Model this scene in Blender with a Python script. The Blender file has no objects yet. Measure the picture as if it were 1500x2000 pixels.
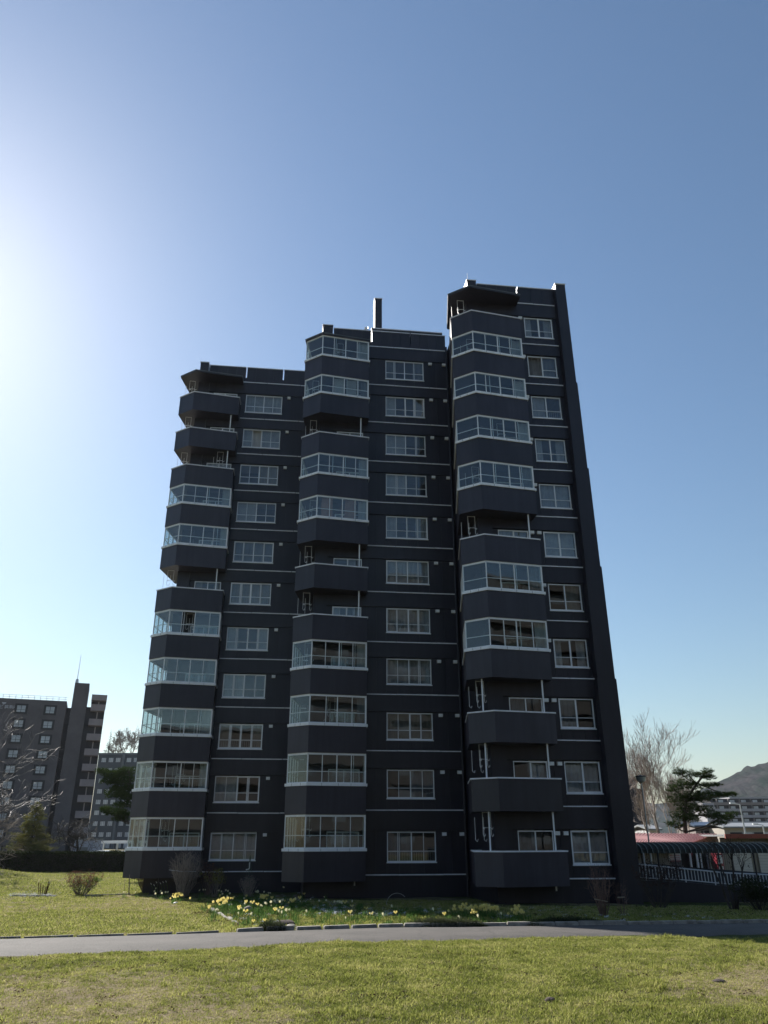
import bpy, math, random
import numpy as np
from mathutils import Vector, Matrix, noise as mn
random.seed(7)
R = math.radians
C = bpy.context.scene.collection
sc = bpy.context.scene

# ------------------------------------------------------------------ camera
F, PITCH, ROLL, EYE = 1486.95, R(23.239), R(-0.113), 1.65
cam = bpy.data.cameras.new('camera'); camo = bpy.data.objects.new('camera', cam); C.objects.link(camo)
cam.sensor_fit = 'VERTICAL'; cam.sensor_height = 36.0; cam.lens = 36.0 * F / 2000.0
cam.clip_start = 0.1; cam.clip_end = 6000
camo.rotation_mode = 'XYZ'
fw = Vector((0, math.cos(PITCH), math.sin(PITCH))); up0 = Vector((0, -math.sin(PITCH), math.cos(PITCH))); r0 = Vector((1, 0, 0))
rt = r0 * math.cos(ROLL) + up0 * math.sin(ROLL); up = up0 * math.cos(ROLL) - r0 * math.sin(ROLL)
m = Matrix((rt, up, -fw)).transposed().to_4x4(); m.translation = (0, 0, EYE)
camo.matrix_world = m
sc.camera = camo

# ------------------------------------------------------------------ sky, sun, exposure
SUN_AZ, SUN_EL = R(37.8), R(34.5)            # azimuth to the left of +Y
world = bpy.data.worlds.new('World'); sc.world = world; world.use_nodes = True
wn = world.node_tree.nodes; wl = world.node_tree.links
for n_ in list(wn): wn.remove(n_)
wo = wn.new('ShaderNodeOutputWorld'); bg = wn.new('ShaderNodeBackground'); sky = wn.new('ShaderNodeTexSky')
sky.sky_type = 'NISHITA'; sky.sun_disc = False; sky.sun_elevation = SUN_EL; sky.sun_rotation = -SUN_AZ
sky.altitude = 0; sky.air_density = 1.4; sky.dust_density = 0.45; sky.ozone_density = 5.0
bg.inputs[1].default_value = 0.0600
tn_ = wn.new('ShaderNodeMix'); tn_.data_type = 'RGBA'; tn_.blend_type = 'MULTIPLY'; tn_.inputs[0].default_value = 1.0; tn_.inputs[7].default_value = (1.02, 1.01, .985, 1)   # white balance of the sky
wl.new(sky.outputs[0], tn_.inputs[6]); wl.new(tn_.outputs[2], bg.inputs[0]); wl.new(bg.outputs[0], wo.inputs[0])
sund = Vector((-math.sin(SUN_AZ) * math.cos(SUN_EL), math.cos(SUN_AZ) * math.cos(SUN_EL), math.sin(SUN_EL)))
sl = bpy.data.lights.new('sun', 'SUN'); sl.energy = 5.0; sl.angle = R(0.53); sl.color = (1, 0.95, 0.87)
so = bpy.data.objects.new('sun', sl); C.objects.link(so); so.location = (0, 0, 60)
so.rotation_mode = 'QUATERNION'; so.rotation_quaternion = sund.to_track_quat('Z', 'Y')
sc.view_settings.view_transform = 'Standard'; sc.view_settings.look = 'None'
sc.view_settings.exposure = 1.0; sc.view_settings.gamma = 1.0; sc.view_settings.use_curve_mapping = False
sc.cycles.use_denoising = True
sc.cycles.max_bounces = 8; sc.cycles.transparent_max_bounces = 24; sc.cycles.diffuse_bounces = 3
sc.cycles.sample_clamp_indirect = 6.0; sc.cycles.caustics_reflective = False; sc.cycles.caustics_refractive = False

# ------------------------------------------------------------------ pixel of the photograph -> point of the place
def ray(px, py): return fw + rt * ((px - 750) / F) + up * ((1000 - py) / F)
def at(px, py, Y):
    v = ray(px, py); return Vector((0, 0, EYE)) + v * (Y / v.y)
MOUND = (-32.5, 61.0)
def gz(x, y):
    if y <= 13: z = 0.0
    elif y <= 33: z = -0.75 * (y - 13) / 20
    elif y <= 42: z = -0.75 - 0.25 * (y - 33) / 9
    else: z = -1.0
    if y > 31:
        k = max(0.0, min(1.0, (x-7)/5)); z = z*k + (-.675 - .125*min(1, (y-31)/7))*(1-k)
    d2 = (x - MOUND[0]) ** 2 / 5.0 ** 2 + (y - MOUND[1]) ** 2 / 3.5 ** 2
    if d2 < 6: z += 1.1 * math.exp(-d2 * 1.3)
    return z
def atg(px, py):
    v = ray(px, py); t = 1.0
    z = 0.0
    for _ in range(25):
        t = (z - EYE) / v.z; P = Vector((0, 0, EYE)) + v * t; z = 0.5 * z + 0.5 * gz(P.x, P.y)
    return P

# ------------------------------------------------------------------ materials
MATS = {}
def newmat(name):
    m = bpy.data.materials.new(name); m.use_nodes = True; nt = m.node_tree
    b = nt.nodes['Principled BSDF']; return m, nt, b
def noise_node(nt, scale, detail=4, rough=.55, coord='Object', dist=0.0):
    tc = nt.nodes.new('ShaderNodeTexCoord'); n = nt.nodes.new('ShaderNodeTexNoise')
    n.inputs['Scale'].default_value = scale; n.inputs['Detail'].default_value = detail; n.inputs['Roughness'].default_value = rough
    n.inputs['Distortion'].default_value = dist
    if coord == 'World':
        g = nt.nodes.new('ShaderNodeNewGeometry'); nt.links.new(g.outputs['Position'], n.inputs['Vector'])
    else: nt.links.new(tc.outputs[coord], n.inputs['Vector'])
    return n
def ramp(nt, src, stops):
    r = nt.nodes.new('ShaderNodeValToRGB'); nt.links.new(src, r.inputs[0])
    el = r.color_ramp.elements
    while len(el) < len(stops): el.new(0.5)
    for e, (p, c) in zip(el, stops): e.position = p; e.color = (c[0], c[1], c[2], 1)
    return r
def mat(name, col, rough=.7, var=.25, scale=3.0, bump=0.0, bscale=30, metal=0.0, spec=0.5, coord='World'):
    if name in MATS: return MATS[name]
    m, nt, b = newmat(name)
    n = noise_node(nt, scale, 5, .6, coord)
    lo = [c * (1 - var) for c in col]; hi = [min(1, c * (1 + var)) for c in col]
    r = ramp(nt, n.outputs[0], [(.3, lo), (.7, hi)])
    nt.links.new(r.outputs[0], b.inputs['Base Color'])
    b.inputs['Roughness'].default_value = rough; b.inputs['Metallic'].default_value = metal
    b.inputs['Specular IOR Level'].default_value = spec
    if bump:
        n2 = noise_node(nt, bscale, 3, .5, coord); bp = nt.nodes.new('ShaderNodeBump')
        bp.inputs['Strength'].default_value = bump; bp.inputs['Distance'].default_value = 0.02
        nt.links.new(n2.outputs[0], bp.inputs['Height']); nt.links.new(bp.outputs[0], b.inputs['Normal'])
    MATS[name] = m; return m
def glassmat(name, tint=(.86, .89, .90), k=1.5):
    m = bpy.data.materials.new(name); m.use_nodes = True; nt = m.node_tree
    for n in list(nt.nodes): nt.nodes.remove(n)
    o = nt.nodes.new('ShaderNodeOutputMaterial'); mx = nt.nodes.new('ShaderNodeMixShader')
    t = nt.nodes.new('ShaderNodeBsdfTransparent'); t.inputs[0].default_value = (*tint, 1)
    g = nt.nodes.new('ShaderNodeBsdfGlossy'); g.inputs['Roughness'].default_value = .0
    ge = nt.nodes.new('ShaderNodeNewGeometry'); dt = nt.nodes.new('ShaderNodeVectorMath'); dt.operation = 'DOT_PRODUCT'
    nt.links.new(ge.outputs['Incoming'], dt.inputs[0]); nt.links.new(ge.outputs['True Normal'], dt.inputs[1])
    def mth(op, a_, b_=None, c_=None, cl=False):
        q = nt.nodes.new('ShaderNodeMath'); q.operation = op; q.use_clamp = cl
        for i_, v_ in enumerate((a_, b_, c_)):
            if v_ is None: continue
            if hasattr(v_, 'links'): nt.links.new(v_, q.inputs[i_])
            else: q.inputs[i_].default_value = v_
        return q.outputs[0]
    f5 = mth('POWER', mth('SUBTRACT', 1.0, mth('ABSOLUTE', dt.outputs['Value'])), 5.0)
    mu = mth('MULTIPLY_ADD', f5, .92, .045*k, True)
    n = noise_node(nt, 1.3, 1, .4, 'World'); bp = nt.nodes.new('ShaderNodeBump'); bp.inputs['Strength'].default_value = .035; bp.inputs['Distance'].default_value = .05
    nt.links.new(n.outputs[0], bp.inputs['Height']); nt.links.new(bp.outputs[0], g.inputs['Normal'])
    nt.links.new(mu, mx.inputs[0])
    nt.links.new(t.outputs[0], mx.inputs[1]); nt.links.new(g.outputs[0], mx.inputs[2]); nt.links.new(mx.outputs[0], o.inputs[0])
    MATS[name] = m; return m
def leafmat(name, c1, c2, trans=.45, scale=2.0, rough=.6):
    m = bpy.data.materials.new(name); m.use_nodes = True; nt = m.node_tree
    for n in list(nt.nodes): nt.nodes.remove(n)
    o = nt.nodes.new('ShaderNodeOutputMaterial'); mx = nt.nodes.new('ShaderNodeMixShader'); mx.inputs[0].default_value = trans
    d = nt.nodes.new('ShaderNodeBsdfDiffuse'); t = nt.nodes.new('ShaderNodeBsdfTranslucent')
    n = noise_node(nt, scale, 4, .7, 'World'); r = ramp(nt, n.outputs[0], [(.35, c1), (.65, c2)])
    nt.links.new(r.outputs[0], d.inputs[0]); nt.links.new(r.outputs[0], t.inputs[0])
    nt.links.new(d.outputs[0], mx.inputs[1]); nt.links.new(t.outputs[0], mx.inputs[2]); nt.links.new(mx.outputs[0], o.inputs[0])
    MATS[name] = m; return m

def paintmat(name='dark_wall_paint', f=1.0):
    # dark blue-grey elastic wall paint with faint rain streaks and dust
    m, nt, b = newmat(name)
    g = nt.nodes.new('ShaderNodeNewGeometry'); mp = nt.nodes.new('ShaderNodeMapping'); mp.inputs['Scale'].default_value = (3.0, 3.0, .25)
    nt.links.new(g.outputs['Position'], mp.inputs['Vector'])
    n = nt.nodes.new('ShaderNodeTexNoise'); n.inputs['Scale'].default_value = 1.2; n.inputs['Detail'].default_value = 6; n.inputs['Roughness'].default_value = .65
    nt.links.new(mp.outputs[0], n.inputs['Vector'])
    n3 = noise_node(nt, .35, 4, .6, 'World')
    add = nt.nodes.new('ShaderNodeMath'); add.operation = 'ADD'; nt.links.new(n.outputs[0], add.inputs[0]); nt.links.new(n3.outputs[0], add.inputs[1])
    hf = nt.nodes.new('ShaderNodeMath'); hf.operation = 'MULTIPLY'; hf.inputs[1].default_value = .5; nt.links.new(add.outputs[0], hf.inputs[0])
    r = ramp(nt, hf.outputs[0], [(.30, tuple(f*c for c in (.0105, .0100, .0155))), (.5, tuple(f*c for c in (.0185, .0170, .0255))), (.72, tuple(f*c for c in (.0300, .0275, .039)))])
    oi = nt.nodes.new('ShaderNodeObjectInfo'); mr = nt.nodes.new('ShaderNodeMapRange'); mr.inputs[3].default_value = .84; mr.inputs[4].default_value = 1.18; nt.links.new(oi.outputs['Random'], mr.inputs[0])
    hs = nt.nodes.new('ShaderNodeHueSaturation'); nt.links.new(mr.outputs[0], hs.inputs['Value']); nt.links.new(r.outputs[0], hs.inputs['Color'])
    nt.links.new(hs.outputs[0], b.inputs['Base Color']); b.inputs['Roughness'].default_value = .42; b.inputs['Specular IOR Level'].default_value = .4
    n2 = noise_node(nt, 45, 3, .6, 'World'); bp = nt.nodes.new('ShaderNodeBump'); bp.inputs['Strength'].default_value = .25; bp.inputs['Distance'].default_value = .004
    nt.links.new(n2.outputs[0], bp.inputs['Height']); nt.links.new(bp.outputs[0], b.inputs['Normal'])
    MATS[name] = m; return m
PAINT = paintmat(); PAINTB = paintmat('balcony_paint', 1.5)
ALU = mat('white_aluminium', (.80, .81, .83), .42, .08, 2, 0, spec=.5)
COPING = mat('pale_coping', (.74, .74, .77), .5, .12, 4, .1)
GLASS = glassmat('window_glass'); GLASSB = glassmat('balcony_glass', (.86, .91, .91), 1.6)
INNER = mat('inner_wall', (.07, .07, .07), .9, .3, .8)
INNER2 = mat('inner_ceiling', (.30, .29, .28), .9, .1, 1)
STEEL = mat('galvanised_steel', (.45, .46, .47), .4, .15, 5, 0, metal=.3)
CANOPY = mat('canopy_edge', (.10, .11, .105), .6, .2, 3)
CURT = [leafmat('sheer_curtain', (.42, .42, .43), (.60, .60, .60), .3, .7), leafmat('cream_curtain', (.25, .22, .18), (.36, .32, .27), .25, .7),
        leafmat('grey_blind', (.15, .155, .16), (.24, .24, .25), .2, .7)]
VENTM = mat('vent_metal', (.75, .75, .74), .5, .15, 6)

# ------------------------------------------------------------------ mesh helpers
class MB:
    def __init__(self): self.v = []; self.f = []; self.mi = []
    def quad(self, a, b, c, d, mi=0):
        n = len(self.v); self.v += [tuple(a), tuple(b), tuple(c), tuple(d)]; self.f.append((n, n+1, n+2, n+3)); self.mi.append(mi)
    def tri(self, a, b, c, mi=0):
        n = len(self.v); self.v += [tuple(a), tuple(b), tuple(c)]; self.f.append((n, n+1, n+2)); self.mi.append(mi)
    def box(self, x0, x1, y0, y1, z0, z1, mi=0):
        n = len(self.v)
        self.v += [(x0,y0,z0),(x1,y0,z0),(x1,y1,z0),(x0,y1,z0),(x0,y0,z1),(x1,y0,z1),(x1,y1,z1),(x0,y1,z1)]
        self.f += [(n,n+3,n+2,n+1),(n+4,n+5,n+6,n+7),(n,n+1,n+5,n+4),(n+1,n+2,n+6,n+5),(n+2,n+3,n+7,n+6),(n+3,n,n+4,n+7)]; self.mi += [mi]*6
    def prism(self, poly, z0, z1, mi=0):
        n = len(self.v); k = len(poly)
        self.v += [(p[0], p[1], z0) for p in poly] + [(p[0], p[1], z1) for p in poly]
        self.f.append(tuple(range(n+k-1, n-1, -1))); self.f.append(tuple(range(n+k, n+2*k))); self.mi += [mi]*2
        for i in range(k):
            j = (i+1) % k; self.f.append((n+i, n+j, n+k+j, n+k+i)); self.mi.append(mi)
    def edge_box(self, p, q, a0, a1, t0, t1, z0, z1, mi=0):
        # box along the edge p->q (plan), from distance a0 to a1 along it, t0..t1 to its left
        d = Vector((q[0]-p[0], q[1]-p[1])); L = d.length; d /= L; nn = Vector((-d.y, d.x))
        P = Vector((p[0], p[1]))
        pts = [P + d*a0 + nn*t0, P + d*a1 + nn*t0, P + d*a1 + nn*t1, P + d*a0 + nn*t1]
        self.prism([(v.x, v.y) for v in pts], z0, z1, mi)
    def tube(self, a, b, ra, rb, seg=6, mi=0, cap=False):
        a = Vector(a); b = Vector(b); d = b - a
        if d.length < 1e-6: return
        d.normalize(); u = d.orthogonal().normalized(); w = d.cross(u); n = len(self.v)
        for P, rr in ((a, ra), (b, rb)):
            for i in range(seg):
                t = 2*math.pi*i/seg; self.v.append(tuple(P + u*math.cos(t)*rr + w*math.sin(t)*rr))
        for i in range(seg):
            j = (i+1) % seg; self.f.append((n+i, n+j, n+seg+j, n+seg+i)); self.mi.append(mi)
        if cap:
            self.f.append(tuple(range(n+seg-1, n-1, -1))); self.f.append(tuple(range(n+seg, n+2*seg))); self.mi += [mi]*2
    def path(self, pts, r, seg=5, mi=0):
        for a, b in zip(pts[:-1], pts[1:]): self.tube(a, b, r, r, seg, mi, True)
    def mesh(self, name, mats):
        me = bpy.data.meshes.new(name); me.from_pydata(self.v, [], self.f)
        if not isinstance(mats, (list, tuple)): mats = [mats]
        for mm in mats: me.materials.append(mm)
        if len(mats) > 1: me.polygons.foreach_set('material_index', self.mi)
        me.update(); return me
    def build(self, name, mats, parent=None, loc=(0, 0, 0), smooth=False):
        me = self.mesh(name, mats)
        if smooth: me.polygons.foreach_set('use_smooth', [True]*len(me.polygons))
        return inst(name, me, parent, loc)
def inst(name, me, parent=None, loc=(0, 0, 0), rz=0.0, sc_=None):
    o = bpy.data.objects.new(name, me); C.objects.link(o); o.parent = parent; o.location = loc
    if rz: o.rotation_euler = (0, 0, rz)
    if sc_: o.scale = sc_
    return o
def tag(o, label=None, cat=None, group=None, kind=None):
    if label: o['label'] = label
    if cat: o['category'] = cat
    if group: o['group'] = group
    if kind: o['kind'] = kind
    return o
def empty(name, loc=(0, 0, 0), rz=0.0):
    o = bpy.data.objects.new(name, None); C.objects.link(o); o.location = loc; o.rotation_euler = (0, 0, rz); o.empty_display_size = .3; return o
def box_part(name, x0, x1, y0, y1, z0, z1, m, parent):
    mb = MB(); cx, cy, cz = (x0+x1)/2, (y0+y1)/2, z0
    mb.box(x0-cx, x1-cx, y0-cy, y1-cy, 0, z1-z0); return mb.build(name, m, parent, (cx, cy, cz))
SHARED = {}
def shared_box(name, w, d, h, m):
    k = (round(w, 3), round(d, 3), round(h, 3), m.name)
    if k not in SHARED:
        mb = MB(); mb.box(-w/2, w/2, -d/2, d/2, 0, h); SHARED[k] = mb.mesh(name, m)
    return SHARED[k]
def boxi(name, x0, x1, y0, y1, z0, z1, m, parent):
    return inst(name, shared_box(name, x1-x0, y1-y0, z1-z0, m), parent, ((x0+x1)/2, (y0+y1)/2, z0))

# ================================================================== GROUND
def dry_at(x, y):
    n = mn.noise(Vector((x*.22, y*.22, 3.1)))*.9 + mn.noise(Vector((x*.7, y*.7, 9.0)))*.5 + mn.noise(Vector((x*2.3, y*2.3, 5.0)))*.28
    v = .33 + .55*n
    def blob(cx, cy, rx, ry, a):
        return a*math.exp(-(((x-cx)/rx)**2 + ((y-cy)/ry)**2))
    v += blob(-3.8, 10.2, 2.6, 1.9, .46) + blob(-1.8, 9.2, 1.3, 1.0, .24) + blob(4.8, 11.0, 1.5, 1.4, .38)
    v += blob(-6.0, 18.2, 7.0, 1.1, .40) + blob(-9.5, 33, 7, 5.5, .38) + blob(-20, 24, 9, 5, .15)
    v -= blob(1.2, 11.0, 2.3, 2.4, .36) + blob(-5.5, 23, 6, 3.2, .30) + blob(3.0, 9.4, 1.4, .9, .18)
    return max(0.0, min(1.0, v))
def bare_at(x, y):
    n = mn.noise(Vector((x*1.1, y*1.1, 21.0)))*.6 + mn.noise(Vector((x*3.7, y*3.7, 2.0)))*.5
    return max(0.0, min(1.0, (dry_at(x, y)-.72)*1.3 + .6*n - .12))

def ground():
    xs = [-3000, -1500, -600, -250, -120, -70, -50] + list(np.arange(-40, -8, .8)) + list(np.arange(-8, 14, .22)) + list(np.arange(14, 30, .8)) + [35, 50, 70, 120, 250, 600, 1500, 3000]
    ys = [-3000, -800, -200, -80, -40, -20, -8, 0, 4] + list(np.arange(6, 19, .2)) + list(np.arange(19, 46, .5)) + list(np.arange(46, 72, 1.0)) + [80, 100, 150, 250, 500, 1000, 2000, 4500]
    V = []; Fc = []; dry = []; bare = []
    for y in ys:
        for x in xs:
            z = gz(x, y); near = abs(x) < 45 and -5 < y < 75
            if near: z += .035*mn.noise(Vector((x*.5, y*.5, 0))) + .030*mn.noise(Vector((x*1.9, y*1.9, 4)))
            V.append((x, y, z)); dry.append(dry_at(x, y) if near else .5); bare.append(bare_at(x, y) if near else .2)
    nx = len(xs)
    for j in range(len(ys)-1):
        for i in range(nx-1): a = j*nx+i; Fc.append((a, a+1, a+nx+1, a+nx))
    me = bpy.data.meshes.new('ground'); me.from_pydata(V, [], Fc)
    for nm, dat in (('dry', dry), ('bare', bare)):
        at_ = me.attributes.new(nm, 'FLOAT', 'POINT'); at_.data.foreach_set('value', dat)
    me.polygons.foreach_set('use_smooth', [True]*len(me.polygons))
    m, nt, b = newmat('lawn_ground')
    A = nt.nodes.new('ShaderNodeAttribute'); A.attribute_name = 'dry'; B = nt.nodes.new('ShaderNodeAttribute'); B.attribute_name = 'bare'
    n = noise_node(nt, 9, 6, .75, 'World'); n2 = noise_node(nt, 40, 4, .7, 'World')
    g = ramp(nt, n.outputs[0], [(.3, (.028, .036, .010)), (.7, (.075, .09, .024))])  # ground under green grass: shade between the blades is put into this dark colour
    s = ramp(nt, n2.outputs[0], [(.3, (.10, .08, .045)), (.7, (.40, .33, .20))])
    so_ = ramp(nt, n2.outputs[0], [(.3, (.05, .038, .024)), (.75, (.24, .185, .12))])
    def mixc(f, a, c):
        x = nt.nodes.new('ShaderNodeMix'); x.data_type = 'RGBA'; nt.links.new(f, x.inputs[0]); nt.links.new(a, x.inputs[6]); nt.links.new(c, x.inputs[7]); return x.outputs[2]
    fd = nt.nodes.new('ShaderNodeMapRange'); nt.links.new(A.outputs['Fac'], fd.inputs[0]); fd.inputs[1].default_value = .25; fd.inputs[2].default_value = .75
    c1 = mixc(fd.outputs[0], g.outputs[0], s.outputs[0]); c2 = mixc(B.outputs['Fac'], c1, so_.outputs[0])
    nt.links.new(c2, b.inputs['Base Color']); b.inputs['Roughness'].default_value = 1; b.inputs['Specular IOR Level'].default_value = .1
    bp = nt.nodes.new('ShaderNodeBump'); bp.inputs['Strength'].default_value = .9; bp.inputs['Distance'].default_value = .04
    nt.links.new(n2.outputs[0], bp.inputs['Height']); nt.links.new(bp.outputs[0], b.inputs['Normal'])
    me.materials.append(m)
    o = bpy.data.objects.new('ground', me); C.objects.link(o); tag(o, kind='structure')
ground()

# --- asphalt footpath
near_px = [(0, 1874), (300, 1858), (500, 1850), (750, 1842), (1000, 1836), (1250, 1831), (1500, 1826)]
far_px = [(0, 1838), (300, 1830), (470, 1824), (750, 1815), (1100, 1811), (1500, 1806)]
NE = [atg(*p) for p in near_px]; FE = [atg(*p) for p in far_px]
def interp(P, x):
    if x <= P[0].x: a, b = P[0], P[1]
    elif x >= P[-1].x: a, b = P[-2], P[-1]
    else:
        for a, b in zip(P[:-1], P[1:]):
            if a.x <= x <= b.x: break
    t = (x-a.x)/(b.x-a.x); return a.y + (b.y-a.y)*t
def near_y(x): return interp(NE, x)
def far_y(x): return interp(FE, x)
def path():
    xs = np.arange(-30, 40, .12); V = []; Fc = []; K = 6
    for i, x in enumerate(xs):
        y0 = near_y(x) + .05*mn.noise(Vector((x*1.7, 0, 0))) + .03*mn.noise(Vector((x*6, 1, 0))); y1 = far_y(x) + .02
        for k in range(K+1):
            y = y0 + (y1-y0)*k/K; V.append((x, y, gz(x, y) + .035 + .015*math.sin(math.pi*k/K) + (-.05 if k in (0,) else 0)))
    for i in range(len(xs)-1):
        for k in range(K): a = i*(K+1)+k; Fc.append((a, a+K+1, a+K+2, a+1))
    me = bpy.data.meshes.new('path'); me.from_pydata(V, [], Fc); me.polygons.foreach_set('use_smooth', [True]*len(me.polygons))
    m, nt, b = newmat('asphalt')
    n = noise_node(nt, 1.1, 6, .65, 'World'); n2 = noise_node(nt, 160, 2, .8, 'World')
    vo = nt.nodes.new('ShaderNodeTexVoronoi'); vo.feature = 'DISTANCE_TO_EDGE'; vo.inputs['Scale'].default_value = .55
    gg = nt.nodes.new('ShaderNodeNewGeometry'); nn = noise_node(nt, 3, 4, .6, 'World'); mxv = nt.nodes.new('ShaderNodeMix'); mxv.data_type = 'VECTOR'; mxv.inputs[0].default_value = .25
    nt.links.new(gg.outputs['Position'], mxv.inputs[4]); nt.links.new(nn.outputs['Color'], mxv.inputs[5]); nt.links.new(mxv.outputs[1], vo.inputs['Vector'])
    a = ramp(nt, n.outputs[0], [(.3, (.034, .031, .030)), (.7, (.082, .073, .070))]); c = ramp(nt, n2.outputs[0], [(.35, (.45, .45, .45)), (.65, (1.25, 1.2, 1.15))])
    mu = nt.nodes.new('ShaderNodeMix'); mu.data_type = 'RGBA'; mu.blend_type = 'MULTIPLY'; mu.inputs[0].default_value = 1
    nt.links.new(a.outputs[0], mu.inputs[6]); nt.links.new(c.outputs[0], mu.inputs[7])
    cr = ramp(nt, vo.outputs['Distance'], [(.0, (.35, .35, .35)), (.012, (1, 1, 1))]); mu2 = nt.nodes.new('ShaderNodeMix'); mu2.data_type = 'RGBA'; mu2.blend_type = 'MULTIPLY'; mu2.inputs[0].default_value = .6
    nt.links.new(mu.outputs[2], mu2.inputs[6]); nt.links.new(cr.outputs[0], mu2.inputs[7])
    nt.links.new(mu2.outputs[2], b.inputs['Base Color']); b.inputs['Roughness'].default_value = .85
    bp = nt.nodes.new('ShaderNodeBump'); bp.inputs['Strength'].default_value = .8; bp.inputs['Distance'].default_value = .006
    nt.links.new(n2.outputs[0], bp.inputs['Height']); nt.links.new(bp.outputs[0], b.inputs['Normal'])
    me.materials.append(m); o = bpy.data.objects.new('path', me); C.objects.link(o); tag(o, kind='structure')
path()

# --- kerb stones along the flower bed
KERBM = mat('kerb_concrete', (.30, .28, .25), .9, .45, 5, .5, 40)
kerb = tag(empty('kerb', (3, 17.4, -.2)), kind='structure')
x = atg(474, 1818).x; k = 0
rk = random.Random(4)
while x < 16:
    L = .6 + rk.uniform(-.03, .03); y = far_y(x+L/2) + .07; z = gz(x, y)
    dy = far_y(x+L) - far_y(x)
    mb = MB(); e = .012; w = .055; h = .115 + rk.uniform(-.012, .012)
    for (zz0, zz1, ww, ee) in ((-.12, h-.02, w, 0), (h-.02, h, w-.012, e)): mb.box(-L/2+.007+ee, L/2-.007-ee, -ww, ww, zz0, zz1)
    o = mb.build('kerb_stone', KERBM, kerb, (x+L/2-3, y-17.4+rk.uniform(-.01, .01), z+.2)); o.rotation_euler = (rk.uniform(-.02, .02), rk.uniform(-.015, .015), math.atan2(dy, L)+rk.uniform(-.012, .012))
    x += L
for (a, b) in (((466, 1808), (447, 1799)), ((447, 1799), (428, 1790)), ((428, 1790), (414, 1781))):
    A = atg(*a); B = atg(*b); Mi = (A+B)/2; L = (B-A).length
    mb = MB(); mb.box(-L/2-.01, L/2+.01, -.055, .055, -.1, .06); mb.box(-L/2+.0, L/2-.0, -.045, .045, .06, .072)
    o = mb.build('kerb_stone', KERBM, kerb, (Mi.x-3, Mi.y-17.4, Mi.z+.2)); o.rotation_euler = (0, 0, math.atan2((B-A).y, (B-A).x))
edge = MB(); xs = list(np.arange(-16, atg(455, 1824).x, .9))
for a, b in zip(xs[:-1], xs[1:]):
    ya, yb = far_y(a)+.03, far_y(b)+.03
    edge.edge_box((a, ya), (b-.01, yb), 0, .89, 0, .035, gz(a, ya)-.05, gz(a, ya)+.062)
tag(edge.build('path_edging', KERBM), kind='structure')

# ================================================================== THE APARTMENT TOWER
TH = R(6.8159); BS, BN, BZ = 3.0, 42.0, -0.95
U = Vector((math.cos(TH), math.sin(TH), 0)); Nv = Vector((-math.sin(TH), math.cos(TH), 0))
def W(s, n, z): return U*s + Nv*n + Vector((0, 0, z))
tower = empty('apartment_tower', tuple(W(BS, BN, BZ)), TH)
tag(tower, 'eleven-storey near-black apartment block in three stepped bays with stacked white-framed balconies', 'apartment building')
ZF = [z + 1.65 for z in (-1.492, 1.254, 3.927, 6.610, 9.253, 11.904, 14.466, 17.034, 19.565, 22.088, 24.608, 27.304)]
PT = 28.45 + 1.65
SEC = [dict(d=42.97, k=-6.90, s1=.86, w=(-3.81, -1.49), cols=4), dict(d=38.125, k=.84, s1=8.47, w=(4.67, 6.96), cols=4), dict(d=33.186, k=8.48, s1=13.60, w=(11.75, 13.33), cols=2)]
GLZ = [{8, 7, 5, 4, 3, 2, 1}, {11, 10, 8, 7, 4, 3, 2, 1}, {10, 9, 8, 7, 5, 4}]
BACK = 51.0
def L3(s, n, z): return (s-BS, n-BN, z-BZ)
# plan of a balcony, relative to (k, d): back, left corner, kink, right corner, wall
PLAN = [(-.02, 2.3), (-.45, 2.3), (-.95, -.44), (0.0, -1.23), (2.76, -.85), (2.76, 0.0)]
def offset(path, t):
    out = []
    for i, p in enumerate(path):
        def nrm(a, b):
            d = Vector((b[0]-a[0], b[1]-a[1])).normalized(); return Vector((-d.y, d.x))
        ns = []
        if i > 0: ns.append(nrm(path[i-1], p))
        if i < len(path)-1: ns.append(nrm(p, path[i+1]))
        if len(ns) == 2: b = (ns[0]+ns[1]).normalized(); b = b / max(.3, b.dot(ns[0]))
        else: b = ns[0]
        out.append((p[0]+b.x*t, p[1]+b.y*t))
    return out
def ring(mb, outer, inner, z0, z1, mi=0):
    for i in range(len(outer)-1):
        a, b, c, d = outer[i], outer[i+1], inner[i+1], inner[i]
        q = lambda p, z: (p[0], p[1], z)
        mb.quad(q(a, z0), q(b, z0), q(b, z1), q(a, z1), mi); mb.quad(q(c, z0), q(d, z0), q(d, z1), q(c, z1), mi)
        mb.quad(q(a, z1), q(b, z1), q(c, z1), q(d, z1), mi); mb.quad(q(d, z0), q(c, z0), q(b, z0), q(a, z0), mi)
    for e in (0, len(outer)-1):
        a, d = outer[e], inner[e]; mb.quad((a[0], a[1], z0), (d[0], d[1], z0), (d[0], d[1], z1), (a[0], a[1], z1), mi)
mb = MB(); ring(mb, PLAN, offset(PLAN, .13), -.10, 1.0)
mb.prism([(p[0], p[1]) for p in PLAN] , -.24, -.10); PARAPET = mb.mesh('balcony', PAINTB)
mb = MB(); ring(mb, offset(PLAN, -.035), offset(PLAN, .16), 1.0, 1.055); COPE = mb.mesh('coping', COPING)
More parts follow.
